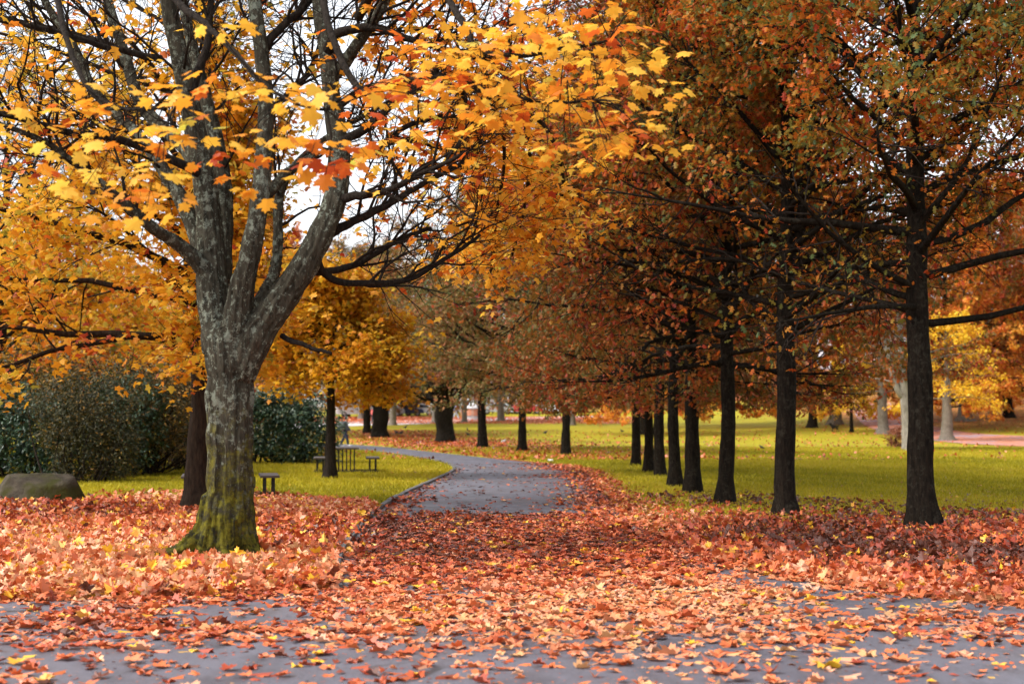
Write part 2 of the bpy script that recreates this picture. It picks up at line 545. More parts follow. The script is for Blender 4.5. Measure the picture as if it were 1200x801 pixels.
def asphalt_mat():
    m, nt, b = new_mat('worn_asphalt')
    co = obj_co(nt)
    n1 = noise(nt, co, 120, 3, .7); n2 = noise(nt, co, .8, 6, .65); n3 = noise(nt, scaled(nt, co, (1, .35, 1)), 2.5, 6, .7)
    c = ramp(nt, n2, [(.3, (.056, .054, .072)), (.7, (.095, .092, .118))])
    n4 = ramp(nt, noise(nt, co, 55, 4, .8), [(.46, (0, 0, 0)), (.62, (1, 1, 1))])
    c = mixc(nt, math_node(nt, 'MULTIPLY', n1, .5), c, (.17, .17, .19))
    c = mixc(nt, math_node(nt, 'MULTIPLY', n4, .45), c, (.18, .17, .20))
    c = mixc(nt, math_node(nt, 'MULTIPLY', ramp(nt, n3, [(.48, (0, 0, 0)), (.66, (1, 1, 1))]), .55), c, (.045, .04, .045))
    v = N(nt, 'ShaderNodeTexVoronoi', Scale=.55, feature='DISTANCE_TO_EDGE')
    wob = mixc(nt, .12, co, noise(nt, co, 1.5, 4, .6, 'Color'))
    nt.links.new(wob, v.inputs['Vector'])
    crk = ramp(nt, v.outputs['Distance'], [(.008, (1, 1, 1)), (.02, (0, 0, 0))])
    crk = math_node(nt, 'MULTIPLY', crk, ramp(nt, noise(nt, co, .5, 3), [(.48, (0, 0, 0)), (.58, (1, 1, 1))]))
    c = mixc(nt, math_node(nt, 'MULTIPLY', crk, .8), c, (.02, .018, .018))
    dirt = ramp(nt, noise(nt, co, .33, 7, .7), [(.5, (0, 0, 0)), (.68, (1, 1, 1))])
    c = mixc(nt, math_node(nt, 'MULTIPLY', dirt, .45), c, (.10, .07, .055))
    nt.links.new(c, b.inputs['Base Color'])
    r = ramp(nt, n2, [(.35, (.42, .42, .42)), (.65, (.7, .7, .7))])
    nt.links.new(r, b.inputs['Roughness'])
    bump(nt, b, n1, .35, .006)
    return m


M_ASPH = asphalt_mat()


def build_path():
    bm = bmesh.new()
    vs = [bm.verts.new((x, y, float(height(x, y)) + .006)) for x, y in PATH_POLY]
    f = bm.faces.new(vs)
    if f.normal.z < 0: f.normal_flip()
    bmesh.ops.triangulate(bm, faces=[f])
    bmesh.ops.recalc_face_normals(bm, faces=bm.faces)
    me = bpy.data.meshes.new('path'); bm.to_mesh(me); bm.free()
    tag(link('path', me, M_ASPH), kind='structure')


build_path()


def ribbon(name, near, far, mat, lift=.03, n=60):
    a = smooth_line([G(*p) for p in near], n); b = smooth_line([G(*p) for p in far], n)
    k = 7
    t = np.linspace(0, 1, k)[None, :, None]
    v = a[:, None] * (1 - t) + b[:, None] * t
    v[..., 2] = height(v[..., 0], v[..., 1]) + lift
    i = np.arange(n - 1)[:, None] * k; j = np.arange(k - 1)[None]
    q = np.stack([i + j, i + j + 1, i + k + j + 1, i + k + j], -1).reshape(-1, 4)
    mb = MB(); mb.add(v.reshape(-1, 3), quads=q)
    tag(link(name, mb.mesh(name, True), mat), kind='structure')


M_PALE = plain('pale_gravel', (.50, .46, .45), .9, var=.15, sc=3)


def leafy_path_mat():
    m, nt, b = new_mat('leaf_strewn_asphalt')
    co = obj_co(nt)
    v = N(nt, 'ShaderNodeTexVoronoi', Scale=6.0); nt.links.new(co, v.inputs['Vector'])
    sp = N(nt, 'ShaderNodeSeparateColor'); nt.links.new(v.outputs['Color'], sp.inputs[0])
    lc = ramp(nt, sp.outputs[1], [(0, (.28, .08, .04)), (.5, (.46, .16, .09)), (1, (.55, .26, .14))])
    k = ramp(nt, noise(nt, co, .35, 5, .6), [(.36, (0, 0, 0)), (.5, (1, 1, 1))])
    c = mixc(nt, k, (.26, .24, .30), lc)
    nt.links.new(c, b.inputs['Base Color']); b.inputs['Roughness'].default_value = .8
    return m


ribbon('far_path', [(300, 504), (360, 501.5), (420, 499), (500, 496.5), (560, 493.5), (640, 490.8), (720, 489)],
       [(300, 498), (360, 495.5), (420, 493.5), (500, 491.8), (560, 490), (640, 488.3), (720, 487)], M_PALE)
ribbon('park_path', [(1000, 471.5), (1001, 480), (1004, 489), (1012, 497), (1030, 505), (1060, 511.5), (1100, 517), (1150, 521), (1280, 526)],
       [(1043, 471.5), (1046, 478), (1050, 484), (1060, 490.5), (1076, 496), (1095, 500), (1120, 504.5), (1160, 509), (1280, 514)], leafy_path_mat())


def build_kerb():
    """stone edging along the left side of the path, one line of kerb stones"""
    mb = MB()
    seg = np.linalg.norm(np.diff(LE, axis=0), axis=1); s = np.concatenate([[0], np.cumsum(seg)])
    keep = s[-1] * .62
    t = 0.0
    g = np.random.default_rng(3)
    while t < keep:
        ln = .9
        a = np.array([np.interp(t, s, LE[:, k]) for k in (0, 1)]); b = np.array([np.interp(t + ln - .012, s, LE[:, k]) for k in (0, 1)])
        d = b - a; c = (a + b) / 2
        nrm = np.array([-d[1], d[0]]) / (np.hypot(*d) + 1e-9)
        c = c + nrm * .06 if not inside(PATH_POLY, np.array([c[0] - nrm[0] * .0 + nrm[0] * .1]), np.array([c[1] + nrm[1] * .1]))[0] else c - nrm * .06
        if g.random() > .06:
            box(mb, (c[0], c[1], .000 + g.normal(0, .006)), (np.hypot(*d), .10, .12), math.atan2(d[1], d[0]), 0, .012)
        t += ln
    tag(link('kerb', mb.mesh('kerb'), plain('kerb_stone', (.105, .10, .098), .85, var=.4, sc=5)), kind='structure')


build_kerb()


# ------------------------------------------------------------------ fallen leaves and grass
def build_litter():
    g = np.random.default_rng(11)
    mb = MB()
    # near field, full maple shapes
    n = 900000
    y = 8.0 + 44 * g.random(n) ** 1.35
    pdf_y = (1 / 1.35) * ((y - 8.0) / 44 + 1e-6) ** (1 / 1.35 - 1) / 44
    half = .44 * y + .8
    x = (g.random(n) * 2 - 1) * half
    dens_c = n * pdf_y / (2 * half)
    d, heap = litter_density(x, y)
    keep = g.random(n) < d / dens_c
    x, y, heap = x[keep], y[keep], heap[keep]
    on = inside(PATH_POLY, x, y)
    m = len(x)
    z = .010 + heap * g.random(m) ** 1.2
    # leaves bank up against the big trunk's roots
    tilt = np.where(heap > .05, .5, np.where(heap > .02, .3, .06))
    size = np.clip(g.normal(.097, .032, m), .035, .18) * np.where(x > 3.2, .86, 1.0)
    base = g.normal(.455, .23, m)
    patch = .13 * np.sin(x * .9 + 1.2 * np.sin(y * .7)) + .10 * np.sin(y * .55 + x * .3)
    near = .14 * sstep(20, 10.5, y)                       # paler by the wide cross path: open-sky light put into the tint
    lft = np.where(inside(PILE_L, x, y), .06, 0) - .34 * sstep(1.8, 4.5, x) * sstep(12.5, 17, y) - .13 * sstep(24, 40, y) - .22 * on * sstep(12.5, 17, y)  # oaks' shade put into the tint of the redder right drift; path darker too
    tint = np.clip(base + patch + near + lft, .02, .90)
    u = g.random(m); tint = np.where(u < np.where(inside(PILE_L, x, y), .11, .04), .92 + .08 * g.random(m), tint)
    yaw = g.random(m) * 6.283
    flip = np.where(g.random(m) < .5, 0, np.pi)
    pit = g.normal(0, 1, m) * tilt; rol = g.normal(0, 1, m) * tilt + flip
    pos = np.stack([x, y, height(x, y) + z], -1)
    hi = y < 19
    kind = g.choice(5, m, p=[.26, .24, .18, .20, .12])
    size = np.where(kind == 4, size * .75, size)
    for msk, tpl in ((hi, MAPLE), (~hi & (y < 30), MAPLE_MID), (y >= 30, FAR)):
        for curl in range(5):
            mm = msk & (kind == curl)
            tt_ = tpl if curl != 4 else (FAR if tpl is FAR else LAUREL)
            tv = tt_[0].copy()
            if curl == 0: tv[:, 2] = tv[:, 2] * 2.2
            if curl == 1: tv[:, 2] += .16 * np.sin(tv[:, 0] * 7)
            if curl == 2: tv[:, 2] = -.75 * np.abs(tv[:, 0]) + .1 * tv[:, 1]; tv[:, 0] *= .72
            if curl == 3: tv[:, 2] = .5 * (tv[:, 1] - .4) ** 2 + .35 * tv[:, 0] * tv[:, 1]; tv[:, 1] *= .85
            if curl == 4: tv[:, 0] *= 1.35; tv[:, 2] *= 2
            tpl_ = (tv, tt_[1])
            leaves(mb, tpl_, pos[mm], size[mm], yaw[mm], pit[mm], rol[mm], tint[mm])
    q = 9000
    yq = 8.0 + 22 * g.random(q) ** 1.4; xq = (g.random(q) * 2 - 1) * (.44 * yq + .5)
    leaves(mb, FAR, np.stack([xq, yq, 0 * xq + .012], -1), .012 + .03 * g.random(q) ** 2, g.random(q) * 6.28, g.normal(0, .12, q), g.normal(0, .12, q), np.clip(g.normal(.5, .25, q), 0, .9))
    tag(link('fallen_leaves', mb.mesh('fallen_leaves', False, True), M_LITTER),
        'red, orange and tan fallen leaves lying over the path and under the trees', 'fallen leaves', None, 'stuff')
    # distant strips of leaves
    mb = MB()
    A = G(300, 501); pts = []
    n = 26000
    px = 300 + 440 * g.random(n)
    yy = 146 + 24 * g.random(n)
    xx = (px - 600) / F * yy
    k = g.random(n) < .9
    xb = 26 + 60 * g.random(9000); yb = 112 + 90 * g.random(9000)
    yc = 56 + 72 * g.random(16000) ** 1.1; xc = np.where(np.arange(16000) % 3 == 0, -30 + 60 * g.random(16000), 3 - (yc - 60) * .21 + g.normal(0, 4, 16000))
    kc = ~inside(PATH_POLY, xc, yc); xc, yc = xc[kc], yc[kc]
    x = np.concatenate([xx[k], xb, xc]); y = np.concatenate([yy[k], yb, yc])
    m = len(x)
    leaves(mb, FAR, np.stack([x, y, height(x, y) + .02], -1), .13 + .08 * g.random(m), g.random(m) * 6.28,
           g.normal(.35, .4, m), g.normal(0, .4, m), np.clip(g.normal(.5, .16, m) - .2 * (y < 130) * (x < 25), .05, 1))
    tag(link('scattered_leaves', mb.mesh('scattered_leaves', False, True), M_LITTER),
        'orange fallen leaves scattered over the distant lawns and along the far path', 'fallen leaves', None, 'stuff')


build_litter()


def build_grass():
    g = np.random.default_rng(5)
    n = 420000
    y = 20 + 60 * g.random(n) ** 1.5
    half = .44 * y
    x = (g.random(n) * 2 - 1) * half
    d, _ = litter_density(x, y)
    keep = ~inside(PATH_POLY, x, y) & (g.random(n) < np.exp(-d / 45)) & (line_dist(LE, x, y) > .16)
    x, y = x[keep], y[keep]; m = len(x)
    h = (.035 + .045 * g.random(m)) * (1 + (y - 20) / 60)
    w = .006 + .006 * g.random(m) + y * .00012
    a = g.random(m) * 6.283; lx, ly = g.normal(0, .4, m) * h, g.normal(0, .4, m) * h
    v = np.zeros((m, 3, 3))
    v[:, 0] = np.stack([x - w * np.cos(a), y - w * np.sin(a), 0 * x], -1)
    v[:, 1] = np.stack([x + w * np.cos(a), y + w * np.sin(a), 0 * x], -1)
    v[:, 2] = np.stack([x + lx, y + ly, h], -1)
    t = np.arange(m * 3).reshape(-1, 3)
    tint = np.clip(.5 + .2 * np.sin(x * .35 + y * .2) + .2 * np.sin(x * 1.3 + 2 * np.sin(y * .5)) * np.sin(y * .8 + x) + g.normal(0, .2, m), 0, 1)
    mb = MB(); mb.add(v.reshape(-1, 3), tris=t, tint=np.repeat(tint, 3))
    mat = leaf_mat('grass_blade', [(0, (.20, .185, .008)), (.5, (.37, .31, .013)), (.85, (.49, .39, .02)), (1, (.5, .36, .05))], .35, .55, .2)
    tag(link('grass', mb.mesh('grass', False, True), mat), 'short yellow-green grass of the lawns beside the path', 'grass', None, 'stuff')


build_grass()


# ------------------------------------------------------------------ generic trees
def trunk_line(h, lean, g, n=16, wob=.02, z0=-.12):
    t = np.linspace(0, 1, n)
    z = z0 + (h - z0) * t
    off = np.cumsum(g.normal(0, wob, (n, 2)), 0) * (h / n)
    off -= off[0]
    p = np.stack([off[:, 0] + lean[0] * z, off[:, 1] + lean[1] * z, z], -1)
    return p


def tree_mesh(seed, h=12., r=.22, zc=2.8, cr=4.5, limbs=44, k2=7, k3=5, nleaf=15, leaf=.11, tpl=OAK, low_ang=8, top_ang=58,
              droop=-.02, spread=.10, tint=(.5, .2), flare=.42, fork=None, lean=(0, 0), az_fun=None, hang_pitch=-.5, l3=.75, profile=None,
              inner=.25, top_bare=0.0, taper=1.0, bare_from=.35, low_bare=None):
    g = np.random.default_rng(seed)
    mt, mb, ml = MB(), MB(), MB()
    tl = trunk_line(h * .97, lean, g)
    zt = np.clip(tl[:, 2] / h, 0, 1)
    tr = r * (1 - zt * .92) ** taper + .01 + r * flare * np.exp(-np.maximum(tl[:, 2], 0) / .28)
    fine = smooth_line(np.column_stack([tl, tr]), 60)
    zf = fine[:, 2]
    rr = r * (1 - np.clip(zf / h, 0, 1) * .92) ** taper + .01 + r * flare * np.exp(-np.maximum(zf, 0) / .22)
    rr *= 1 + .03 * g.normal(size=len(rr))
    tubes(mt, fine[None, :, :3], rr[None], 18)
    # flutes, swellings and uneven root feet
    tv = mt.v[-1].reshape(60, 18, 3); cx = fine[:, None, :3]
    an = np.linspace(0, 2 * np.pi, 18, endpoint=False)[None]; zz = zf[:, None]
    ph = g.uniform(0, 6.28, 4)
    lump = 1 + (.05 + .20 * np.exp(-np.maximum(zz, 0) / .2)) * np.sin(an * 4 + ph[0] + zz * .4) * np.sin(an * 1.5 + ph[1]) \
        + .05 * np.sin(zz * 2.3 + an + ph[2]) + .03 * np.sin(zz * 6.1 + an * 2 + ph[3])
    mt.v[-1] = (cx + (tv - cx) * lump[..., None]).reshape(-1, 3)
    low = lambda p, lo: p.__setitem__((..., 2), np.where(p[..., 2] < lo, lo - (lo - p[..., 2]) * .12, p[..., 2]))
    leaders = [(fine[:, :3], rr)]
    if fork:
        zb, dx, dy, hh = fork
        p0 = np.array([np.interp(zb, fine[:, 2], fine[:, k]) for k in range(3)])
        r0 = np.interp(zb, fine[:, 2], rr)
        t = np.linspace(0, 1, 24)
        fp = p0 + np.stack([dx * np.sqrt(t), dy * np.sqrt(t), (hh - zb) * t], -1)
        fr = r0 * .8 * (1 - t * .9)
        tubes(mt, fp[None], fr[None], 10); leaders.append((fp, fr))
    # limbs
    B, D_, L, R0, TR = [], [], [], [], []
    for q in range(limbs):
        ld, lr = leaders[q % len(leaders)] if fork and q > limbs * .3 else leaders[0]
        u = (q + g.random()) / limbs
        z = zc + (h * .95 - zc) * u ** 1.12
        z = min(z, ld[-1, 2] - .05); z = max(z, ld[0, 2])
        b = np.array([np.interp(z, ld[:, 2], ld[:, k]) for k in range(3)])
        az = q * 2.39996 + g.normal(0, .35)
        el = R(low_ang + (top_ang - low_ang) * u + g.normal(0, 7))
        pf = profile(u) if profile else math.sqrt(max(.05, 1 - ((u - .25) / .8) ** 2))
        ln = cr * pf * g.uniform(.75, 1.1)
        if az_fun: ln *= az_fun(az, u)
        if ln < .4: continue
        B.append(b); D_.append([math.cos(az) * math.cos(el), math.sin(az) * math.cos(el), math.sin(el)])
        L.append(ln); R0.append(min(np.interp(z, ld[:, 2], lr) * .62, .013 * ln + .010)); TR.append(droop * (1 - u))
    L = np.array(L); R0 = np.array(R0)
    p1, r1 = grow(B, D_, L, R0, .006, 9, .10, np.array(TR), g)
    low(p1, zc - .25)
    tubes(mt, p1, r1, 6)
    b, d, t, pr = spawn(p1, r1, k2, inner, .98, R(48), .25, .45, g)
    l2 = np.repeat(L, k2) * .42 * (1.1 - .55 * t) * g.uniform(.7, 1.2, len(b))
    p2, r2 = grow(b, d, l2, np.minimum(pr * .6, .02), .004, 6, .13, -.01, g)
    low(p2, zc - .45)
    tubes(mb, p2, r2, 4)
    b, d, t, pr = spawn(p2, r2, k3, .25, 1.0, R(45), .3, .5, g)
    lens = l3 * g.uniform(.5, 1.2, len(b))
    p3, r3 = grow(b, d, lens, np.minimum(pr * .7, .009), .0025, 4, .16, -.04, g)
    low(p3, zc - .65)
    tubes(mb, p3, r3, 3)
    if nleaf > 0:
        pos, tan = on_line(p3, nleaf, g, .15, 1.0)
        par = np.repeat(np.arange(len(p3)), nleaf)
        if top_bare > 0:
            zz = pos[:, 2] / h
            kk = g.random(len(pos)) > top_bare * sstep(bare_from, bare_from + .3, zz)
            pos, tan, par = pos[kk], tan[kk], par[kk]
        if low_bare:
            kk = g.random(len(pos)) > low_bare[1] * sstep(low_bare[0] + .5, low_bare[0] - .4, pos[:, 2])
            pos, tan, par = pos[kk], tan[kk], par[kk]
        n = len(pos)
        pos = pos + g.normal(0, spread, (n, 3))
        cl = g.normal(0, tint[1] * .6, len(p2))[np.repeat(np.arange(len(p2)), k3)][par]
        tn = tint[0] + cl + g.normal(0, tint[1], n)
        ya, pi, ro = hang(n, g, hang_pitch, .45, .5)
        leaves(ml, tpl, pos, leaf * g.uniform(.65, 1.25, n), ya, pi, ro, tn)
    return (mt.mesh('trunk', True), mb.mesh('branches', False), ml.mesh('crown', False, True) if nleaf > 0 else None)


def make_tree(name, label, loc, meshes, bark, twig, leafm, rz=0, scale=1.0, group=None, cat='tree'):
    root = thing(name, label, cat, loc, rz, group, scale)
    link('trunk', meshes[0], bark, root)
    link('branches', meshes[1], twig, root)
    if meshes[2] is not None:
        link('crown', meshes[2], leafm, root)
    return root


OAKS = 'oaks standing in a row right of the path'
FARROW = 'oaks standing in a row across the far lawn'
base = lambda px, py: tuple(G(px, py))

# right-hand row of oaks ------------------------------------------------------
oak1 = tree_mesh(21, 13.5, .198, 3.0, 4.9, 54, 9, 6, 26, .108, tint=(.55, .24), low_ang=9, droop=.01, inner=.36, low_bare=(5.5, .90))
oak2 = tree_mesh(22, 13.0, .175, 3.1, 4.8, 58, 9, 6, 26, .108, tint=(.50, .24), fork=(4.1, .75, .2, 11.5), low_ang=12, droop=.01, inner=.36, low_bare=(5.2, .86))
oak3 = tree_mesh(23, 12.5, .148, 2.6, 4.6, 54, 9, 5, 24, .12, tint=(.52, .24), low_ang=8, inner=.32, low_bare=(4.4, .62))
oak5 = tree_mesh(24, 12.5, .15, 2.7, 4.4, 56, 9, 5, 23, .13, tint=(.58, .24), low_ang=9, droop=-.012, inner=.3)
o_a = make_tree('oak_tree', 'dark oak nearest the camera at the right, straight trunk, boughs reaching out of frame', base(1083, 618), oak1, M_OBARK, M_TWIG, M_OAK,
                R(20), 1.0, OAKS)
o_b = make_tree('oak_tree', 'dark oak whose trunk forks in two, second in the row right of the path', base(922, 603), oak2, M_OBARK, M_TWIG, M_OAK, R(-15), 1.0, OAKS)
o_c = make_tree('oak_tree', 'slim dark oak just left of the forked oak, third in the row', base(850, 590), oak3, M_OBARK, M_TWIG, M_OAKR, R(60), 1.0, OAKS)
copy_tree(o_c, base(812, 577), R(170), 'dark oak with a wide flared foot, fourth in the row right of the path', 1.1)
copy_tree(o_c, base(792, 570), R(290), 'thin dark oak close behind the flared oak, fifth in the row', .95)
o_f = make_tree('oak_tree', 'dark oak partly behind the fifth oak, sixth in the row', base(773, 557.5), oak5, M_OBARK, M_TWIG, M_OAKR, R(35), 1.0, OAKS)
copy_tree(o_f, base(760, 553.5), R(200), 'narrow dark oak squeezed between two trunks, seventh in the row', .92)
copy_tree(o_f, base(745, 545), R(110), 'last and farthest dark oak of the row right of the path', 1.05)

# the far row across the lawn -------------------------------------------------
oak4 = tree_mesh(31, 11.5, .21, 2.7, 5.6, 50, 7, 5, 15, .17, tint=(.5, .24), low_ang=6, droop=-.03)
f_a = make_tree('oak_tree', 'dark straight oak on the lawn, rightmost of the far row, nearest the path bend', base(663, 533), oak4, M_OBARK, M_TWIG, M_BROWN, 0, .95, FARROW)
copy_tree(f_a, base(612, 529), R(75), 'slender dark oak on the lawn between two straight oaks of the far row', .98)
copy_tree(f_a, base(565, 525), R(140), 'straight dark oak right of the gnarled fat-trunked oak', (1.2, 1.2, 1.15))


def gnarled(seed, big=1.0):
    """old oak: fat short trunk that breaks into heavy arching boughs"""
    g = np.random.default_rng(seed)
    mt, mb, ml = MB(), MB(), MB()
    zt = np.linspace(-.2, 3.0, 30)
    rr = .60 + .14 * np.exp(-np.maximum(zt, 0) / .35) + .035 * np.sin(zt * 4.1 + .6) + .10 * sstep(2.0, 3.0, zt)
    c = np.stack([.12 * np.sin(zt * 1.3), 0 * zt, zt], -1)
    c[:, 0] += .10 * np.sin(zt * 2.6 + 1)
    tubes(mt, c[None], rr[None], 24, True)
    tv = mt.v[-1].reshape(30, 24, 3); an = np.linspace(0, 6.2832, 24, endpoint=False)[None]; zz = zt[:, None]
    lump = 1 + .07 * np.sin(an * 5 + zz) + .10 * np.sin(an * 2 + zz * 2.2 + 1) * np.sin(zz * 3.3 + an) + .22 * np.exp(-((zz - .75) / .3) ** 2 - ((an - .3) / .6) ** 2)
    mt.v[-1] = (c[:, None] + (tv - c[:, None]) * lump[..., None]).reshape(-1, 3)
    B, D_, L, R0 = [], [], [], []
    for q in range(13):
        az = q * 2.4 + g.normal(0, .2)
        B.append([.35 * math.cos(az), .35 * math.sin(az), g.uniform(2.2, 2.9)])
        el = R(g.uniform(28, 75))
        D_.append([math.cos(az) * math.cos(el), math.sin(az) * math.cos(el), math.sin(el)])
        L.append(g.uniform(5.5, 8.0)); R0.append(g.uniform(.2, .34))
    p1, r1 = grow(B, D_, np.array(L), np.array(R0), .04, 10, .16, -.015, g)
    tubes(mt, p1, r1, 8)
    b, d, t, pr = spawn(p1, r1, 9, .38, 1, R(50), .25, .7, g)
    p2, r2 = grow(b, d, g.uniform(1.6, 3.4, len(b)), np.minimum(pr * .6, .06), .01, 6, .15, -.02, g)
    tubes(mb, p2, r2, 4)
    b, d, t, pr = spawn(p2, r2, 9, .15, 1, R(50), .3, .7, g)
    p3, r3 = grow(b, d, g.uniform(.5, 1.1, len(b)), .012, .004, 4, .18, -.06, g)
    p3[..., 2] = np.maximum(p3[..., 2], 3.3 - .5 * g.random(p3.shape[:2]))
    tubes(mb, p3, r3, 3)
    pos, tan = on_line(p3, 20, g); n = len(pos)
    pos += g.normal(0, .2, (n, 3))
    tn = .45 + .14 * g.normal(size=len(p2))[np.repeat(np.arange(len(p2)), 9)][np.repeat(np.arange(len(p3)), 20)] + g.normal(0, .2, n)
    ya, pi, ro = hang(n, g)
    leaves(ml, OAK, pos, .2 * g.uniform(.7, 1.2, n), ya, pi, ro, tn)
    return mt.mesh('trunk', True), mb.mesh('branches'), ml.mesh('crown', False, True)


gn = gnarled(41)
g_a = make_tree('oak_tree', 'gnarled fat-trunked old oak with arching boughs, right of centre left of the straight oak', base(520, 518), gn, M_OBARK, M_TWIG, M_BROWN, 0, 1.0, FARROW)
copy_tree(g_a, base(446, 512), R(130), 'gnarled leaning old oak with a bulging foot near the walker with the backpack', 1.0)
copy_tree(f_a, base(430, 507.5), R(210), 'straight dark trunk just left of the leaning gnarled oak', (1.5, 1.5, 1.3))

# slim pale trunks by the far path
beech = tree_mesh(51, 15, .36, 4.2, 5.0, 36, 7, 5, 11, .26, FAR, tint=(.5, .22), low_ang=15)
b_a = make_tree('beech_tree', 'pale slim trunk by the far path between the two gnarled oaks', base(460.5, 498), beech, M_GBARK, M_TWIG, M_BROWN, 0, 1.0)
copy_tree(b_a, base(510.5, 495.5), R(80), 'grey trunk by the far path just left of the fat-trunked oak', 1.05)
copy_tree(b_a, base(587, 493.5), R(160), 'grey-brown trunk by the far path right of the brick monument', 1.1)
copy_tree(b_a, base(423, 491), R(250), 'dark thin trunk beyond the far path at the left, left of the straight dark trunk', .9)

# right-hand trees across the lawn -------------------------------------------
rt_y = tree_mesh(61, 7.5, .15, 1.9, 2.9, 26, 6, 5, 8, .2, FAR, tint=(.55, .25), low_ang=0, droop=-.05)
make_tree('young_lime_tree', 'young tree with a thin black trunk and hanging yellow leaves beside the black dog', base(998, 506), rt_y, M_OBARK, M_TWIG, M_YEL, 0, .95)
rt_b = tree_mesh(62, 17, .45, 3.4, 6.5, 44, 7, 5, 13, .27, FAR, tint=(.5, .25), low_ang=5, flare=.8)
rb = make_tree('beech_tree', 'grey trunk with spread roots left of the whitish leaning tree', base(1035, 508), rt_b, M_GBARK, M_TWIG, M_OAKR, 0, .95)
copy_tree(rb, base(979, 497), R(100), 'broad dark trunk behind the black dog, foliage hanging low', 1.2)
rt_g = tree_mesh(63, 8.6, .46, 3.0, 4.2, 26, 6, 5, 8, .24, FAR, tint=(.5, .25), low_ang=0, droop=-.06, flare=.6)
make_tree('lime_tree', 'smooth grey trunk with bright yellow leaves right of the nearest oak', base(1110, 516), rt_g, M_GBARK, M_TWIG, M_YEL, 0, .95)
copy_tree(rb, base(1131, 493), R(200), 'black trunk with flared roots standing on the leafy bank at right', 1.25)
copy_tree(rb, base(1260, 500), R(20), 'dark tree on the leafy bank whose orange crown hangs in at the right edge', 1.2)
rt_w = tree_mesh(64, 12, .42, 4.0, 5.0, 30, 7, 5, 10, .24, FAR, tint=(.5, .25), fork=(3.4, -1.6, 0, 9.5), lean=(-.06, 0))
make_tree('plane_tree', 'whitish leaning trunk that forks, half hidden by the nearest oak', base(1066, 527), rt_w, M_WBARK, M_TWIG, M_OAKR, 0, .8)
sap = tree_mesh(65, 4.5, .08, 1.4, 2.0, 20, 5, 4, 10, .18, FAR, tint=(.45, .25))
make_tree('sapling', 'small sapling with yellow leaves on the bank at far right', base(1187, 481), sap, M_GBARK, M_TWIG, M_GOLD, 0, 1.1)

# tall copper and rust trees that close the view ------------------------------
cop = tree_mesh(71, 19, .34, 4.5, 6.0, 44, 7, 5, 13, .30, FAR, tint=(.5, .25), low_ang=18, top_ang=70)
c_a = make_tree('copper_tree', 'tall grey-stemmed tree with pinkish copper leaves above the small amber maple', (-18, 112, float(height(-18, 112))), cop, M_GBARK, M_TWIG, M_PINK, 0, .8)
for (x, y, rz, s, lb) in [
        (-26, 121, 50, .78, 'tall copper-leaved tree left of the amber maple, seen past the big trunk'),
        (-13, 136, 120, .82, 'copper-leaved tree rising behind the leaning gnarled oak'),
        (-5, 150, 200, .85, 'copper-leaved tree rising over the far path, above the brick monument'),
        (6, 142, 260, .9, 'copper-leaved tree behind the slender oak of the far row')]:
    copy_tree(c_a, (x, y, float(height(x, y))), R(rz), lb, s)
rus = tree_mesh(72, 19, .42, 1.8, 7.2, 56, 7, 5, 14, .30, FAR, tint=(.5, .28), low_ang=8, top_ang=62)
r_a = make_tree('rust_tree', 'tall rust-orange tree filling the gap right of the nearest oak', (36, 118, float(height(36, 118))), rus, M_OBARK, M_TWIG, M_RUST, 0, 1.0)
for (x, y, rz, s, lb) in [
        (27, 128, 70, 1.0, 'tall rust-orange tree showing between the two nearest oaks'),
        (17, 134, 150, 1.05, 'tall rust-orange tree behind the forked oak'),
        (46, 132, 230, 1.1, 'tall rust-orange tree at the right edge above the bank'),
        (11, 118, 310, .95, 'rust-orange tree showing through between the third and fourth oaks'),
        (56, 150, 20, 1.2, 'tall rust-orange tree farthest right on top of the bank')]:
    copy_tree(r_a, (x, y, float(height(x, y))), R(rz), lb, s)

low = tree_mesh(73, 9, .22, 1.1, 4.2, 40, 6, 5, 11, .34, FAR, tint=(.5, .28), low_ang=5, top_ang=60)
lw = make_tree('low_tree', 'low rusty tree among the parked vehicles, left of the straight dark trunk', base(409, 488.5), low, M_OBARK, M_TWIG, M_BROWN, 0, .8)
for (px_, py_, rz, s, lb) in [
        (438, 486.0, 60, .8, 'low brownish tree beyond the silver car and the leaning gnarled oak'),
        (470, 487.6, 120, .62, 'low brownish tree between the silver and dark blue cars'),
        (503, 486.2, 180, .75, 'low brownish tree behind the grey trunk left of the fat oak'),
        (600, 484.0, 240, .8, 'low brownish tree beyond the far path between straight and slender oaks'),
        (676, 483.0, 300, .95, 'low brownish tree beyond the lawn right of the rightmost far oak'),
        (715, 482.0, 20, 1.0, 'low brownish tree beyond the lawn left of the last oak in the row')]:
    copy_tree(lw, base(px_, py_), R(rz), lb, s)

# left: the second maple, the small amber maple and what stands behind --------
left_only = lambda az, u: .10 + .92 * (.5 - .5 * math.cos(az))
sec = tree_mesh(81, 10.5, .22, 2.7, 6.2, 58, 9, 5, 14, .135, MAPLE_MID, tint=(.55, .2), low_ang=14, top_ang=62, droop=-.05, spread=.16, hang_pitch=-.4,
                az_fun=left_only, top_bare=.95, bare_from=.56, flare=.5, taper=.8)
make_tree('maple_tree', 'brown-trunked golden maple standing right behind the big lichened maple', base(233, 600), sec, M_BBARK, M_TWIG, M_GOLD, 0, 1.0)
amb = tree_mesh(82, 5.0, .155, 2.75, 2.3, 40, 8, 5, 13, .13, MAPLE_MID, tint=(.5, .22), low_ang=10, top_ang=60, droop=-.04, spread=.13, flare=.4)
make_tree('maple_tree', 'small amber maple with a dark trunk left of the slatted picnic table', base(387, 560), amb, M_TWIG, M_TWIG, M_AMBER, 0, 1.0)
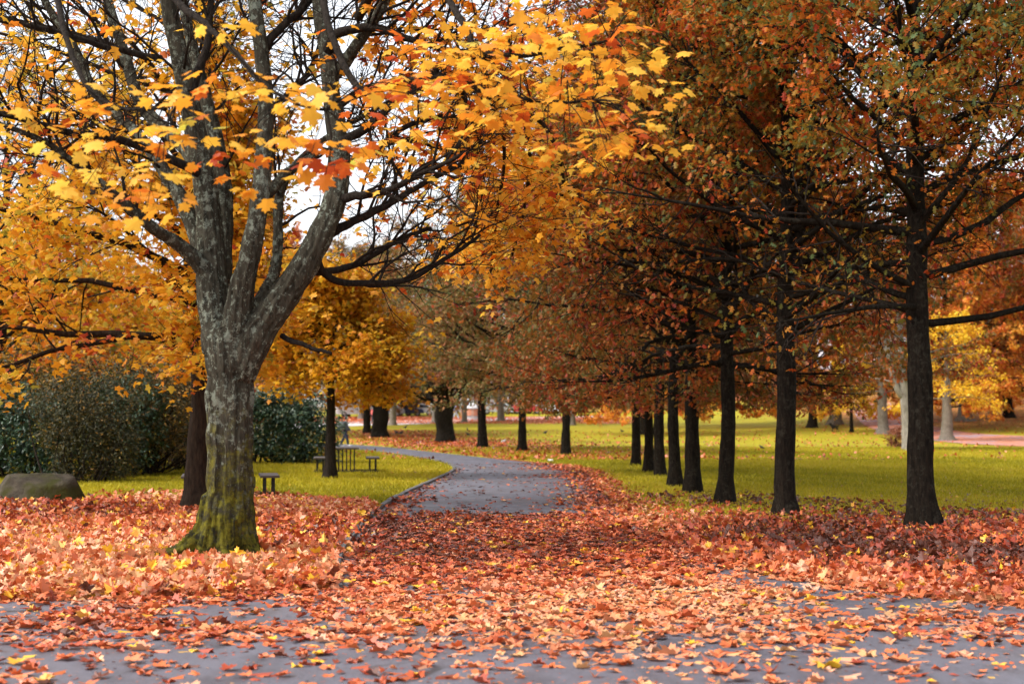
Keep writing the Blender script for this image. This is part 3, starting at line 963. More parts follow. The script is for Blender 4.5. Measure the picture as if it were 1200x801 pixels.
bgm = tree_mesh(83, 13, .2, 1.6, 5.0, 50, 8, 5, 12, .20, MAPLE_MID, tint=(.5, .26), low_ang=10, top_ang=66, top_bare=1.0, bare_from=.45, spread=.2)
bl = make_tree('maple_tree', 'yellow-leaved tree behind the dark shrubs at the left edge', (-16.5, 46, 0), bgm, M_TWIG, M_TWIG, M_GOLD, 0, 1.0)
copy_tree(bl, (-17.5, 57, 0), R(100), 'yellow-leaved tree behind the shrubs, right of the one at the left edge', .95)
copy_tree(bl, (-20.5, 60, 0), R(200), 'tall half-bare tree farthest back behind the shrubs at left', 1.15)
copy_tree(bl, (-17.5, 76, 0), R(300), 'half-bare tree behind the brown-trunked maple', 1.1)


# ------------------------------------------------------------------ the big maple
def big_maple():
    g = np.random.default_rng(99)
    D0 = 16.0
    O = G(265, 655); O[2] = 0
    D0 = O[1]
    S = D0 / F
    # px, py, radius px, extra depth m
    heavy = {
        'trunk': [(264, 672, 42, 0), (264, 655, 39, 0), (265, 635, 36, 0), (269, 600, 32, 0), (270, 550, 30, 0), (270, 500, 30, 0), (270, 450, 31, 0), (270, 415, 33, .0), (268, 385, 30, 0)],
        'right': [(280, 440, 24, -.05), (296, 400, 24, -.1), (325, 358, 21, -.15), (352, 318, 19, -.2), (376, 275, 17.5, -.2), (393, 230, 16, -.1),
                  (397, 180, 15, 0), (390, 120, 13, .1), (383, 60, 12, .2), (374, 0, 11, .3), (368, -90, 9, .4), (372, -200, 6, .5)],
        'stem': [(260, 410, 26, 0), (250, 345, 22, .1), (247, 285, 19, .2), (242, 230, 17, .2), (233, 175, 16, .2), (221, 115, 14, .1), (209, 60, 13, 0),
                 (197, 0, 11, -.1), (186, -90, 9, -.2), (180, -200, 6, -.3)],
        'middle': [(274, 400, 22, -.1), (283, 340, 17, -.2), (296, 285, 14, -.3), (304, 235, 13, -.3), (309, 180, 12, -.2), (312, 120, 11, -.1), (306, 60, 10.5, 0),
                   (298, 0, 10, .1), (290, -90, 8, .3), (285, -190, 5, .4)],
        'left_low': [(250, 335, 14, .1), (232, 306, 11, .0), (206, 284, 9.5, -.2), (178, 266, 8, -.5), (146, 238, 7, -.8), (111, 209, 6.2, -1.1), (78, 184, 5.5, -1.3), (50, 165, 5, -1.5),
                     (0, 145, 4, -1.8), (-60, 118, 3, -2.1)],
        'left_mid': [(247, 330, 15, .2), (235, 288, 12, .4), (216, 240, 11, .6), (199, 212, 10, .7), (183, 186, 9, .8), (160, 156, 7.5, .9), (130, 128, 7, 1.0),
                     (108, 101, 6.4, 1.0), (84, 50, 6, 1.1), (52, 0, 5.4, 1.2), (20, -80, 4, 1.3)],
        'left_up': [(236, 200, 12, .2), (215, 172, 10, .6), (185, 145, 9.5, .9), (162, 115, 9, 1.1), (145, 60, 8, 1.3), (126, 0, 7, 1.5), (105, -90, 5, 1.7)],
        'back': [(258, 330, 16, .5), (262, 270, 13, .7), (262, 220, 12, .8), (252, 160, 11, .9), (236, 95, 9, 1.0), (222, 40, 8, 1.1), (207, -40, 6, 1.3), (195, -120, 4, 1.5)],
        'inner': [(290, 372, 12, .3), (306, 350, 9, .5), (322, 318, 7.5, .7), (326, 280, 7, .8), (326, 245, 7, .9), (332, 215, 6.5, 1.0), (352, 188, 6, 1.1), (385, 160, 5, 1.2), (440, 128, 4, 1.3),
                  (500, 100, 3, 1.4)],
        'cross': [(303, 238, 9, -.1), (318, 222, 8, .2), (340, 200, 7, .5), (372, 180, 5, .7)],
        'top_right': [(385, 92, 11, .2), (402, 76, 9.5, .1), (420, 50, 8.5, -.1), (438, 24, 8, -.2), (452, 0, 7, -.3), (480, -60, 5, -.5)],
    }
    mb = MB(); lines = {}
    for k, pts in heavy.items():
        w = np.array([[*(P(a, b, D0 + dd) - O), rr * (.87 if k == 'trunk' else .84) * (D0 + dd) / F] for a, b, rr, dd in pts])
        s = smooth_line(w, max(24, len(pts) * 7))
        s[:, 3] *= 1 + .05 * np.sin(np.arange(len(s)) * .9) * g.random(len(s))
        lines[k] = s
        tubes(mb, s[None, :, :3], s[None, :, 3], 14, True)
    for az, ln, r0 in [(200, 1.25, .15), (235, .5, .13), (285, .45, .13), (335, .6, .13), (20, .4, .12), (80, .5, .12), (130, .5, .12)]:
        a = R(az); c, s_ = math.cos(a), math.sin(a)
        w = smooth_line([[.14 * c, .14 * s_, .75, r0], [.22 * c, .22 * s_, .36, r0], [.22 * c + .20 * ln * c, .22 * s_ + .20 * ln * s_, .12, r0 * .8],
                         [(.22 + .45 * ln) * c, (.22 + .45 * ln) * s_, .03, r0 * .6], [(.24 + .8 * ln) * c, (.24 + .8 * ln) * s_, -.12, r0 * .4]], 16)
        tubes(mb, w[None, :, :3], w[None, :, 3], 10, True)
    # pruned knots on the right-hand side of the middle stem
    me = mb.mesh('trunk')
    root = thing('maple_tree', 'big maple with lichened grey many-stemmed trunk and mossy foot, in front at left', 'tree', O)
    o = link('trunk', me, M_MBARK, root)
    md = o.modifiers.new('remesh', 'REMESH'); md.mode = 'VOXEL'; md.voxel_size = .02; md.use_smooth_shade = True
    sm = o.modifiers.new('smooth', 'SMOOTH'); sm.factor = .5; sm.iterations = 6
    bpy.context.view_layer.update()
    dg = bpy.context.evaluated_depsgraph_get()
    new = bpy.data.meshes.new_from_object(o.evaluated_get(dg))
    o.modifiers.clear(); o.data = new
    if not new.materials: new.materials.append(M_MBARK)
    # bark relief: long furrows and lumps
    co = np.zeros(len(new.vertices) * 3, np.float32); new.vertices.foreach_get('co', co); co = co.reshape(-1, 3)
    no = np.zeros(len(new.vertices) * 3, np.float32); new.vertex_normals.foreach_get('vector', no); no = no.reshape(-1, 3)
    ang = np.arctan2(no[:, 1], no[:, 0])
    f = .012 * np.sin(ang * 9 + 2.2 * np.sin(co[:, 2] * 1.7) + co[:, 0] * 8) + .010 * np.sin(ang * 17 + co[:, 2] * 3.1 + 2 * np.sin(co[:, 2] * 2.3)) \
        + .012 * np.sin(co[:, 2] * 9 + co[:, 0] * 11) * np.sin(co[:, 1] * 13 + co[:, 2] * 4)
    f *= sstep(5.5, 1.0, co[:, 2]) * .9 + .25
    new.vertices.foreach_set('co', (co + no * f[:, None]).astype(np.float32).ravel()); new.update()

    # lighter limbs
    light = [
        [(232, 202, 6, 0), (190, 182, 5, -.3), (135, 162, 4.6, -.7), (67, 148, 4, -1.2), (0, 131, 3.4, -1.6), (-70, 120, 2.4, -2)],
        [(375, 282, 7, 0), (405, 266, 5.5, .1), (432, 254, 5, .2), (470, 236, 4, .3), (505, 214, 3.2, .4), (560, 188, 2.4, .5)],
        [(392, 232, 6, 0), (420, 226, 5, -.4), (455, 218, 4, -.6), (500, 196, 3, -.8), (545, 176, 2, -1)],
        [(366, 300, 6, 0), (388, 325, 4.5, .2), (430, 328, 4, .4), (478, 324, 3.4, .7), (520, 300, 3, 1), (560, 272, 2.2, 1.3)],
        [(350, 318, 5, .2), (386, 318, 4.5, .5), (430, 304, 4, .8), (470, 282, 3.4, 1.1), (505, 268, 2.6, 1.5)],
        [(395, 200, 6, 0), (415, 190, 5, .6), (445, 176, 4, 1.0), (480, 150, 3.4, 1.4), (530, 140, 2.6, 1.8), (590, 150, 2, 2.2)],
        [(397, 168, 6, 0), (424, 150, 5, -.2), (460, 120, 4, -.2), (510, 80, 3, -.2), (560, 60, 2, -.2)],
        [(329, 394, 3.4, 0), (352, 403, 2.8, -.2), (386, 413, 2.0, -.3)],
        [(383, 60, 7, 0), (400, 38, 6, -.2), (440, 30, 5, -.3), (480, 44, 4, -.5), (540, 60, 3, -.7), (600, 52, 2, -1)],
        [(305, 60, 6, 0), (328, 30, 5, .2), (352, 10, 4.5, .3), (380, -30, 3.5, .5)],
        [(222, 110, 6, 0), (240, 60, 5, .4), (246, 0, 4, .7), (252, -60, 3, 1)],
        [(145, 60, 5, 1.3), (110, 45, 4, 1.3), (60, 30, 3.4, 1.4), (0, 18, 2.6, 1.5), (-50, 10, 2, 1.6)],
        [(190, 70, 5, 0), (150, 62, 4, -.2), (95, 48, 3.4, -.5), (40, 30, 3, -.8), (0, 22, 2.4, -1)],
        [(312, 130, 5, 0), (340, 110, 4, .4), (362, 90, 3.4, .7), (384, 40, 3, 1.2)],
        [(390, 130, 5, .1), (430, 105, 4.4, .4), (480, 96, 3.6, .9), (540, 100, 3, 1.4), (600, 118, 2, 2)],
    ]
    # long boughs that come forward overhead and droop in front of the trunk, and right across the path
    fore = [
        [(190, -60, 0, 7), (150, -160, -2.0, 6), (160, -90, -4.2, 5), (199, 0, -5.6, 4.6), (235, 34, -6.0, 4.0), (270, 64, -6.3, 3.4), (300, 96, -6.6, 2.8), (335, 118, -6.8, 2.2), (375, 128, -6.9, 1.6)],
        [(100, -60, 0, 6), (40, -120, -2.4, 5), (60, -20, -5.0, 4.2), (80, 60, -6.0, 3.6), (110, 105, -6.4, 3.0), (150, 125, -6.6, 2.4), (205, 120, -6.8, 1.8)],
        [(372, -60, .4, 7), (390, -120, -2.2, 6), (380, 0, -4.0, 4.6), (420, 100, -4.8, 4.2), (467, 91, -5.0, 3.8), (541, 84, -5.2, 3.2), (578, 100, -5.3, 2.8), (646, 110, -5.4, 2.2), (700, 108, -5.4, 1.6)],
        [(420, 20, -.5, 6), (470, -60, -2.5, 5), (540, 20, -4.4, 4.2), (560, 54, -4.8, 3.6), (600, 62, -5.0, 3.0), (650, 56, -5.0, 2.4), (720, 40, -5.0, 1.8)],
    ]
    tb = MB(); nodes = []
    L2 = []
    for pts in light:
        w = np.array([[*(P(a, b, D0 + dd) - O), rr * S] for a, b, rr, dd in pts])
        s = smooth_line(w, 30); s[:, :3] += np.cumsum(g.normal(0, .006, (30, 3)), 0)
        L2.append(s); tubes(tb, s[None, :, :3], s[None, :, 3], 7)
    FO = []
    for pts in fore:
        w = np.array([[*(P(a, b, D0 + dd) - O), rr * (D0 + dd) / F] for a, b, dd, rr in pts])
        s = smooth_line(w, 44); s[5:, :3] += np.cumsum(g.normal(0, .005, (39, 3)), 0)
        FO.append(s); tubes(tb, s[None, :, :3], s[None, :, 3], 7)
    # twiggy side shoots
    crown = MB()
    src = [lines[k] for k in ('left_low', 'left_mid', 'left_up', 'back', 'inner', 'top_right', 'middle', 'stem', 'right')] + L2[:7] + L2[8:]
    allp = []
    for q, s in enumerate(src):
        upper = q in (6, 7, 8)
        k = 8 if upper else 10
        b, d, t, pr = spawn(s[None, :, :3], s[None, :, 3], k, .55 if upper else .3, .98, R(46), .22, .7, g)
        d[:, 2] += .38 if q > 8 else .15
        ln = g.uniform(.7, 1.7, k)
        p2, r2 = grow(b, d, ln, np.minimum(pr * .55, .022), .005, 8, .15, .02, g)
        tubes(tb, p2, r2, 5)
        allp.append((p2, r2))
    p2 = np.concatenate([a for a, _ in allp]); r2 = np.concatenate([a for _, a in allp])
    b, d, t, pr = spawn(p2, r2, 5, .2, 1, R(42), .25, .8, g)
    p3, r3 = grow(b, d, g.uniform(.35, .95, len(b)), np.minimum(pr * .6, .008), .003, 6, .16, .05, g)
    tubes(tb, p3, r3, 4)
    b, d, t, pr = spawn(p3, r3, 3, .3, 1, R(40), .25, .8, g)
    p4, r4 = grow(b, d, g.uniform(.15, .45, len(b)), .005, .003, 4, .15, .05, g)
    tubes(tb, p4, r4, 3)
    pos, tan = on_line(p4, 5, g, .3, 1); n = len(pos)
    keep = g.random(n) < np.where(pos[:, 0] + O[0] > -1.9, np.where(pos[:, 2] > 4.3, .38, .10), np.where(pos[:, 2] > 5.0, .10, .33))
    pos = pos[keep]; n = len(pos)
    ya, pi, ro = hang(n, g, -.4, .35, .4)
    leaves(crown, MAPLE_MID, pos + g.normal(0, .05, (n, 3)), .125 * g.uniform(.6, 1.25, n), ya, pi, ro, np.clip(g.normal(.5, .2, n) - .12 * (pos[:, 0] + O[0] > -2.5), 0, 1))
    # sprays of big leaves carried by the forward boughs
    fp = np.concatenate([f[12:, :3] for f in FO])
    clumps_l = [(50, 113), (91, 148), (118, 118), (168, 135), (189, 115), (215, 110), (243, 90), (270, 78), (293, 94), (323, 105), (347, 111), (371, 118), (391, 105),
                (209, 158), (222, 172), (199, 175), (249, 189), (283, 155), (286, 178), (283, 199), (313, 206), (323, 155), (340, 182), (364, 182), (381, 209), (387, 192),
                (128, 162), (61, 182), (20, 189), (94, 226), (111, 249), (145, 236), (172, 243), (199, 236), (202, 253), (189, 219), (230, 140), (262, 120),
                (30, 150), (60, 240), (120, 200), (250, 30)]
    clumps_r = [(413, 108), (430, 116), (444, 121), (467, 115), (410, 175), (430, 182), (417, 202), (501, 168), (504, 158), (444, 165), (558, 34), (592, 13), (575, 47), (545, 50), (528, 40),
                (478, 44), (467, 91), (500, 98), (535, 98), (552, 104), (545, 125), (565, 135), (585, 135), (612, 131), (565, 148), (636, 131), (656, 40), (629, 64), (663, 67), (686, 67),
                (683, 81), (737, 40), (697, 7), (744, 12), (710, 94), (747, 94), (703, 111), (697, 133), (734, 128), (690, 98), (616, 13), (520, 70), (600, 90), (640, 90), (600, 60),
                (590, 110), (520, 120), (490, 130), (460, 140), (640, 20), (670, 20), (720, 70), (450, 100), (500, 20), (575, 75), (670, 110), (760, 60), (620, 40)]
    clumps_r += [(int(g.uniform(600, 790)), int(g.uniform(20, 190))) for _ in range(26)] + [(int(g.uniform(480, 620)), int(g.uniform(0, 120))) for _ in range(16)]
    tw, petp = [], []
    for q, (a, b_) in enumerate(clumps_l + clumps_r):
        D = g.uniform(8.9, 10.2) if q < len(clumps_l) else g.uniform(10.3, 12.0)
        c = P(a, b_, D) - O
        k = np.argmin(np.linalg.norm(fp - c, axis=1) + .5 * np.maximum(0, c[2] - fp[:, 2]))
        s0 = fp[k]
        mid = (s0 + c) / 2 + np.array([0, 0, .12]) * min(1, np.linalg.norm(c - s0)) + g.normal(0, .04, 3)
        l = smooth_line([s0, mid, c], 8)
        tubes(tb, l[None], np.linspace(.006, .0025, 8)[None], 4)
        n = int(g.integers(4, 8))
        tt = np.clip(g.beta(3, 1, n), 0, 1); u = tt * 6.99; i = u.astype(int)
        anchor = l[i] * (1 - (u - i)[:, None]) + l[np.minimum(i + 1, 7)] * (u - i)[:, None]
        off = g.normal(0, 1, (n, 3)) * np.array([.13, .16, .04]); off[:, 2] -= .03
        pp = c * .6 + anchor * .4 + off
        pet = np.stack([anchor, (anchor + pp) / 2 + [0, 0, .02], pp], 1)
        tubes(tb, pet, np.full((n, 3), .0013), 3)
        cb = g.normal(.47, .17) - (.12 if (a > 380 and a < 520) else 0)
        ya = np.arctan2(off[:, 1], off[:, 0]) - np.pi / 2 + g.normal(0, .5, n)
        leaves(crown, MAPLE, pp, .115 * g.uniform(.65, 1.25, n), ya, g.normal(-.35, .3, n), g.normal(0, .35, n), np.clip(cb + g.normal(0, .12, n), .03, 1))
    # golden hanging part of the crown on the far right side, over the path
    hb = [
        [(560, 60, 4, 1.0), (600, 100, 4, 3.0), (620, 170, 3, 4.0), (615, 240, 2.4, 4.4), (600, 300, 1.6, 4.4)],
        [(590, 118, 4, 2.0), (640, 150, 3, 3.6), (660, 210, 2.4, 4.2), (650, 270, 1.6, 4.4)],
        [(540, 100, 4, 1.4), (560, 170, 3, 3.0), (560, 230, 2.2, 3.8), (552, 290, 1.6, 4.0)],
        [(590, 150, 3, 2.2), (590, 200, 2.6, 3.4), (580, 260, 2, 4.0), (575, 320, 1.4, 4.2)],
    ]
    for pts in hb:
        w = np.array([[*(P(a, b, D0 + dd) - O), rr * S] for a, b, rr, dd in pts])
        s = smooth_line(w, 24); tubes(tb, s[None, :, :3], s[None, :, 3], 5)
        b, d, t, pr = spawn(s[None, :, :3], s[None, :, 3], 16, .1, 1, R(60), .25, .5, g)
        p2, r2 = grow(b, d, g.uniform(.4, .95, 16), .008, .004, 6, .14, -.06, g); tubes(tb, p2, r2, 4)
        b, d, t, pr = spawn(p2, r2, 5, .2, 1, R(45), .25, .5, g)
        p3, r3 = grow(b, d, g.uniform(.2, .5, len(b)), .004, .0025, 4, .14, -.05, g); tubes(tb, p3, r3, 3)
        pos, tan = on_line(p3, 8, g, .2, 1); n = len(pos)
        ya, pi, ro = hang(n, g, -.5, .35, .4)
        leaves(crown, MAPLE_MID, pos + g.normal(0, .07, (n, 3)), .12 * g.uniform(.7, 1.2, n), ya, pi, ro, np.clip(g.normal(.6, .2, n), 0, 1))
    link('branches', tb.mesh('branches', True), M_TWIG, root)
    link('crown', crown.mesh('crown', False, True), M_MAPLE, root)


big_maple()


# ------------------------------------------------------------------ shrubs
def shrub(name, label, loc, lobes, tpl, leaf, n, mat, seed, tint=(.45, .22), stems=12, rz=0):
    g = np.random.default_rng(seed)
    root = thing(name, label, 'shrub', loc, rz)
    ml, ms = MB(), MB()
    lob = np.array(lobes, float)                    # cx cy cz rx ry rz
    w = (lob[:, 3] * lob[:, 5]); w /= w.sum()
    pick = g.choice(len(lob), n, p=w)
    d = norm(g.normal(size=(n, 3)))
    r = .55 + .45 * g.random(n) ** .45
    lump = 1 + .28 * np.sin(d[:, 0] * 5 + pick) * np.sin(d[:, 2] * 6 + pick * 2) + .16 * np.sin(d[:, 1] * 9 + d[:, 2] * 7) + .10 * np.sin(d[:, 0] * 13 + d[:, 2] * 11)
    pos = lob[pick, :3] + d * (r * lump)[:, None] * lob[pick, 3:]
    ok = pos[:, 2] > .03
    pos, d, pick = pos[ok], d[ok], pick[ok]; m = len(pos)
    pos += g.normal(0, leaf * .5, (m, 3))
    pos[:, 2] = np.maximum(pos[:, 2], .03)
    ya = np.arctan2(d[:, 1], d[:, 0]) - np.pi / 2 + g.normal(0, .9, m)
    cl = .15 * np.sin(pos[:, 0] * 3.1 + pick) * np.sin(pos[:, 2] * 3.7 + pos[:, 1] * 2)
    leaves(ml, tpl, pos, leaf * g.uniform(.6, 1.3, m), ya, g.normal(-.15, .5, m), g.normal(0, .6, m), tint[0] + cl + g.normal(0, tint[1], m))
    q = g.choice(len(lob), stems, p=w)
    tip = lob[q, :3] + g.normal(0, .5, (stems, 3)) * lob[q, 3:]
    tip[:, 2] = np.maximum(tip[:, 2], .4)
    b0 = np.column_stack([lob[q, 0] * .6 + g.normal(0, .2, stems), lob[q, 1] * .6 + g.normal(0, .2, stems), np.full(stems, -.05)])
    for a, b in zip(b0, tip):
        l = smooth_line([a, (a + b) / 2 + g.normal(0, .15, 3), b], 8)
        tubes(ms, l[None], np.linspace(.035, .01, 8)[None], 5)
    link('foliage', ml.mesh('foliage', False, True), mat, root)
    link('stems', ms.mesh('stems', True), M_TWIG, root)
    return root


def at(px, py):
    return tuple(G(px, py))


shrub('laurel_shrub', 'dark laurel shrub behind the boulder at the left edge', at(25, 562), [(0, .8, 1.2, 1.5, 1.2, 1.3), (-1.6, 1.2, 1.5, 1.4, 1.2, 1.5), (.8, 1.2, .9, 1.0, 1, 1.0)],
      LAUREL, .12, 15000, M_GREEN, 201, (.4, .25))
shrub('arching_shrub', 'brownish olive arching shrub between the two dark laurels', at(85, 566), [(0, .6, 1.0, .9, .9, 1.3), (.5, .9, 1.7, .9, .8, 1.0), (-.6, 1.0, 1.9, .9, .8, .9), (1.0, .6, .8, .5, .6, .9)],
      LAUREL, .09, 15000, M_OLIVE, 202, (.55, .22), 26)
shrub('laurel_shrub', 'blue-green laurel shrub right of the brownish arching shrub', at(132, 560), [(0, .6, .9, .8, .8, .9), (.3, .9, 1.8, .9, .8, 1.0), (-.5, 1.2, 2.1, .8, .7, .8)],
      LAUREL, .12, 10000, M_GREEN, 203, (.55, .22))
shrub('mixed_shrub', 'olive and rust shrub beside the brown-trunked maple', at(182, 552), [(0, .8, .9, 1.1, .9, 1.0), (.7, 1, 1.7, 1.2, .8, 1.1), (-.8, 1.4, 2.2, 1.0, .8, 1.0), (1.4, 1.4, .8, .8, .8, .9)],
      LAUREL, .10, 14000, M_OLIVE, 204, (.62, .25), 20)
shrub('purple_shrub', 'low purplish shrub against the brown-trunked maple', at(212, 547), [(0, .5, .6, .9, .7, .65), (.5, .8, .8, .6, .6, .6)],
      LAUREL, .08, 6000, M_PURPLE, 205)
shrub('yellowing_shrub', 'tall tangled yellowing shrub rising over the dark laurels', (-11.5, 41, 0), [(0, 0, 2.2, 2.2, 1.2, 1.4), (-2.6, .5, 2.4, 2.0, 1.2, 1.4), (1.6, .5, 2.0, 1.2, 1.1, 1.4), (1.2, 2, 1.8, 1.4, 1.1, 1.6)],
      LAUREL, .12, 22000, M_OLIVE, 206, (.78, .25), 60)
shrub('rhododendron', 'round glossy dark green rhododendron behind the big maple, left of the amber maple', at(318, 544),
      [(.2, 1.0, 1.25, 1.6, 1.2, 1.35), (1.25, .8, 1.0, 1.1, 1.0, 1.15), (-.9, 1.2, 1.5, 1.2, 1, 1.3), (.3, 1.2, 2.2, 1.1, .8, .85)], LAUREL, .15, 21000, M_GREEN, 207, (.55, .24), 24)
shrub('rusty_shrub', 'small rust-brown twiggy shrub at the foot of the whitish tree', at(1052, 524), [(0, 0, .5, .6, .5, .55), (.3, 0, .9, .35, .3, .4)],
      LAUREL, .14, 1500, leaf_mat('russet_leaf', [(0, (.15, .05, .03)), (.6, (.32, .11, .05)), (1, (.45, .22, .08))], .3), 208)
shrub('laurel_shrub', 'dark shrub far left behind everything, under the yellow trees', (-17.5, 40, 0), [(0, 0, 1.3, 2.6, 1.5, 1.7), (3.2, .8, 1.1, 2.0, 1.3, 1.4)], LAUREL, .14, 14000, M_GREEN, 209, (.35, .25))


# ------------------------------------------------------------------ boulder
def boulder():
    g = np.random.default_rng(401)
    c = G(30, 590)
    n, k = 60, 34
    th = np.linspace(0, 2 * np.pi, n, endpoint=False); ph = np.linspace(-.5 * np.pi, .5 * np.pi, k)
    T, H = np.meshgrid(th, ph)
    d = np.stack([np.cos(H) * np.cos(T), np.cos(H) * np.sin(T), np.sin(H)], -1)
    p = np.sign(d) * np.abs(d) ** .72                       # squarish block
    p = p * np.array([1.40, .72, .64])
    lump = .06 * np.sin(d[..., 0] * 6 + 1) * np.sin(d[..., 2] * 5) + .05 * np.sin(d[..., 1] * 8 + d[..., 0] * 7) + .02 * np.sin(d[..., 0] * 19) * np.sin(d[..., 2] * 23)
    p = p * (1 + lump)[..., None]
    p[..., 2] -= .14 * np.maximum(0, -p[..., 0]) + .10 * np.maximum(0, p[..., 0] - .55)   # shoulder slopes away to the left
    p[..., 2] = np.minimum(p[..., 2], .54 - .05 * np.abs(p[..., 0])) + .012 * g.normal(size=p.shape[:2])
    for nx_, ny_, nz_, dd_ in [(-.75, -.45, .55, .62), (-.2, -.85, .5, .52), (.5, -.75, .35, .66), (.85, -.2, .5, .80), (.1, -.3, .95, .46), (-.9, .1, .3, .92), (.7, .5, .4, .8)]:
        nn = np.array([nx_, ny_, nz_]); nn /= np.linalg.norm(nn)
        over = np.maximum(0, p @ nn - dd_ * 1.05)
        p = p - .93 * over[..., None] * nn
    i = np.arange(k - 1)[:, None] * n; j = np.arange(n)[None]; j2 = (j + 1) % n
    q = np.stack([i + j, i + j2, i + n + j2, i + n + j], -1).reshape(-1, 4)
    mb = MB(); mb.add(p.reshape(-1, 3) + [0, 0, .02], quads=q)
    m, nt, b = new_mat('mossy_stone')
    co = obj_co(nt)
    n1 = noise(nt, co, 3, 7, .65); n2 = noise(nt, co, 14, 5, .7)
    c1 = ramp(nt, n1, [(.35, (.035, .029, .022)), (.7, (.105, .088, .066))])
    ms = ramp(nt, noise(nt, co, 1.8, 5, .6), [(.46, (0, 0, 0)), (.6, (1, 1, 1))])
    c1 = mixc(nt, math_node(nt, 'MULTIPLY', ms, .85), c1, (.04, .042, .008))
    nt.links.new(c1, b.inputs['Base Color']); b.inputs['Roughness'].default_value = .95; b.inputs['Specular IOR Level'].default_value = .05
    bump(nt, b, n2, .9, .06)
    o = link('boulder', mb.mesh('boulder', True), m)
    o.location = (c[0], c[1] + .5, 0); o.rotation_euler = (0, 0, R(-6))
    tag(o, 'low mossy flat-topped boulder lying before the shrubs at left', 'boulder')


boulder()

# ------------------------------------------------------------------ picnic tables
M_IRON = plain('black_iron', (.018, .017, .017), .55, .4)
M_SLAT = plain('weathered_dark_wood', (.06, .045, .035), .7, sc=12)


def picnic_table(label, loc, rz):
    t = thing('picnic_table', label, 'picnic table', loc, rz, 'dark picnic tables on the lawn')
    mb = MB(); box(mb, (0, 0, .74), (.74, 1.5, .05), bev=.012); link('tabletop', mb.mesh('tabletop'), M_SLAT, t)
    for yy in (-.62, .62):
        for k in range(5):
            mb = MB(); box(mb, (-.24 + .12 * k, yy, .37), (.035, .035, .70), bev=.004); link('slat', mb.mesh('slat'), M_IRON, t)
        mb = MB(); box(mb, (0, yy, .045), (2.0, .06, .05), bev=.008); link('ground_bar', mb.mesh('ground_bar'), M_IRON, t)
    for s in (-1, 1):
        mb = MB(); box(mb, (s * .80, 0, .445), (.40, 1.5, .05), bev=.012); link('seat', mb.mesh('seat'), M_SLAT, t)
        for yy in (-.55, .55):
            for dx in (-.09, .09):
                mb = MB(); box(mb, (s * .80 + dx, yy, .21), (.04, .04, .43), bev=.004); link('post', mb.mesh('post'), M_IRON, t)
    return t


tb0 = picnic_table('dark picnic table with slatted supports on the lawn, right of the amber maple', at(406, 553), R(6.6))
c = G(262, 583)
copy_tree(tb0, (c[0] + .06, c[1] + .4, 0), R(11.5), 'dark picnic table mostly hidden behind the big maple, one seat showing')


# ------------------------------------------------------------------ people and animals
def skin_obj(name, joints, edges, mat, parent=None, root=0, levels=2):
    """one continuous body grown round a jointed skeleton; joints: name -> (x, y, z, rx[, ry])"""
    keys = list(joints); ix = {k: i for i, k in enumerate(keys)}
    me = bpy.data.meshes.new(name)
    me.from_pydata([joints[k][:3] for k in keys], [(ix[a], ix[b]) for a, b in edges], [])
    o = bpy.data.objects.new(name, me); COL.objects.link(o)
    s = o.modifiers.new('skin', 'SKIN'); s.use_smooth_shade = True
    sub = o.modifiers.new('sub', 'SUBSURF'); sub.levels = levels; sub.render_levels = levels
    for i, k in enumerate(keys):
        j = joints[k]
        sv = me.skin_vertices[0].data[i]
        sv.radius = (j[3], j[4] if len(j) > 4 else j[3]); sv.use_root = (i == root)
    bpy.context.view_layer.update()
    new = bpy.data.meshes.new_from_object(o.evaluated_get(bpy.context.evaluated_depsgraph_get()))
    bpy.data.objects.remove(o)
    new.materials.clear(); new.materials.append(mat)
    return link(name, new, None, parent)


M_SKIN = plain('skin', (.52, .31, .22), .5, var=.06)


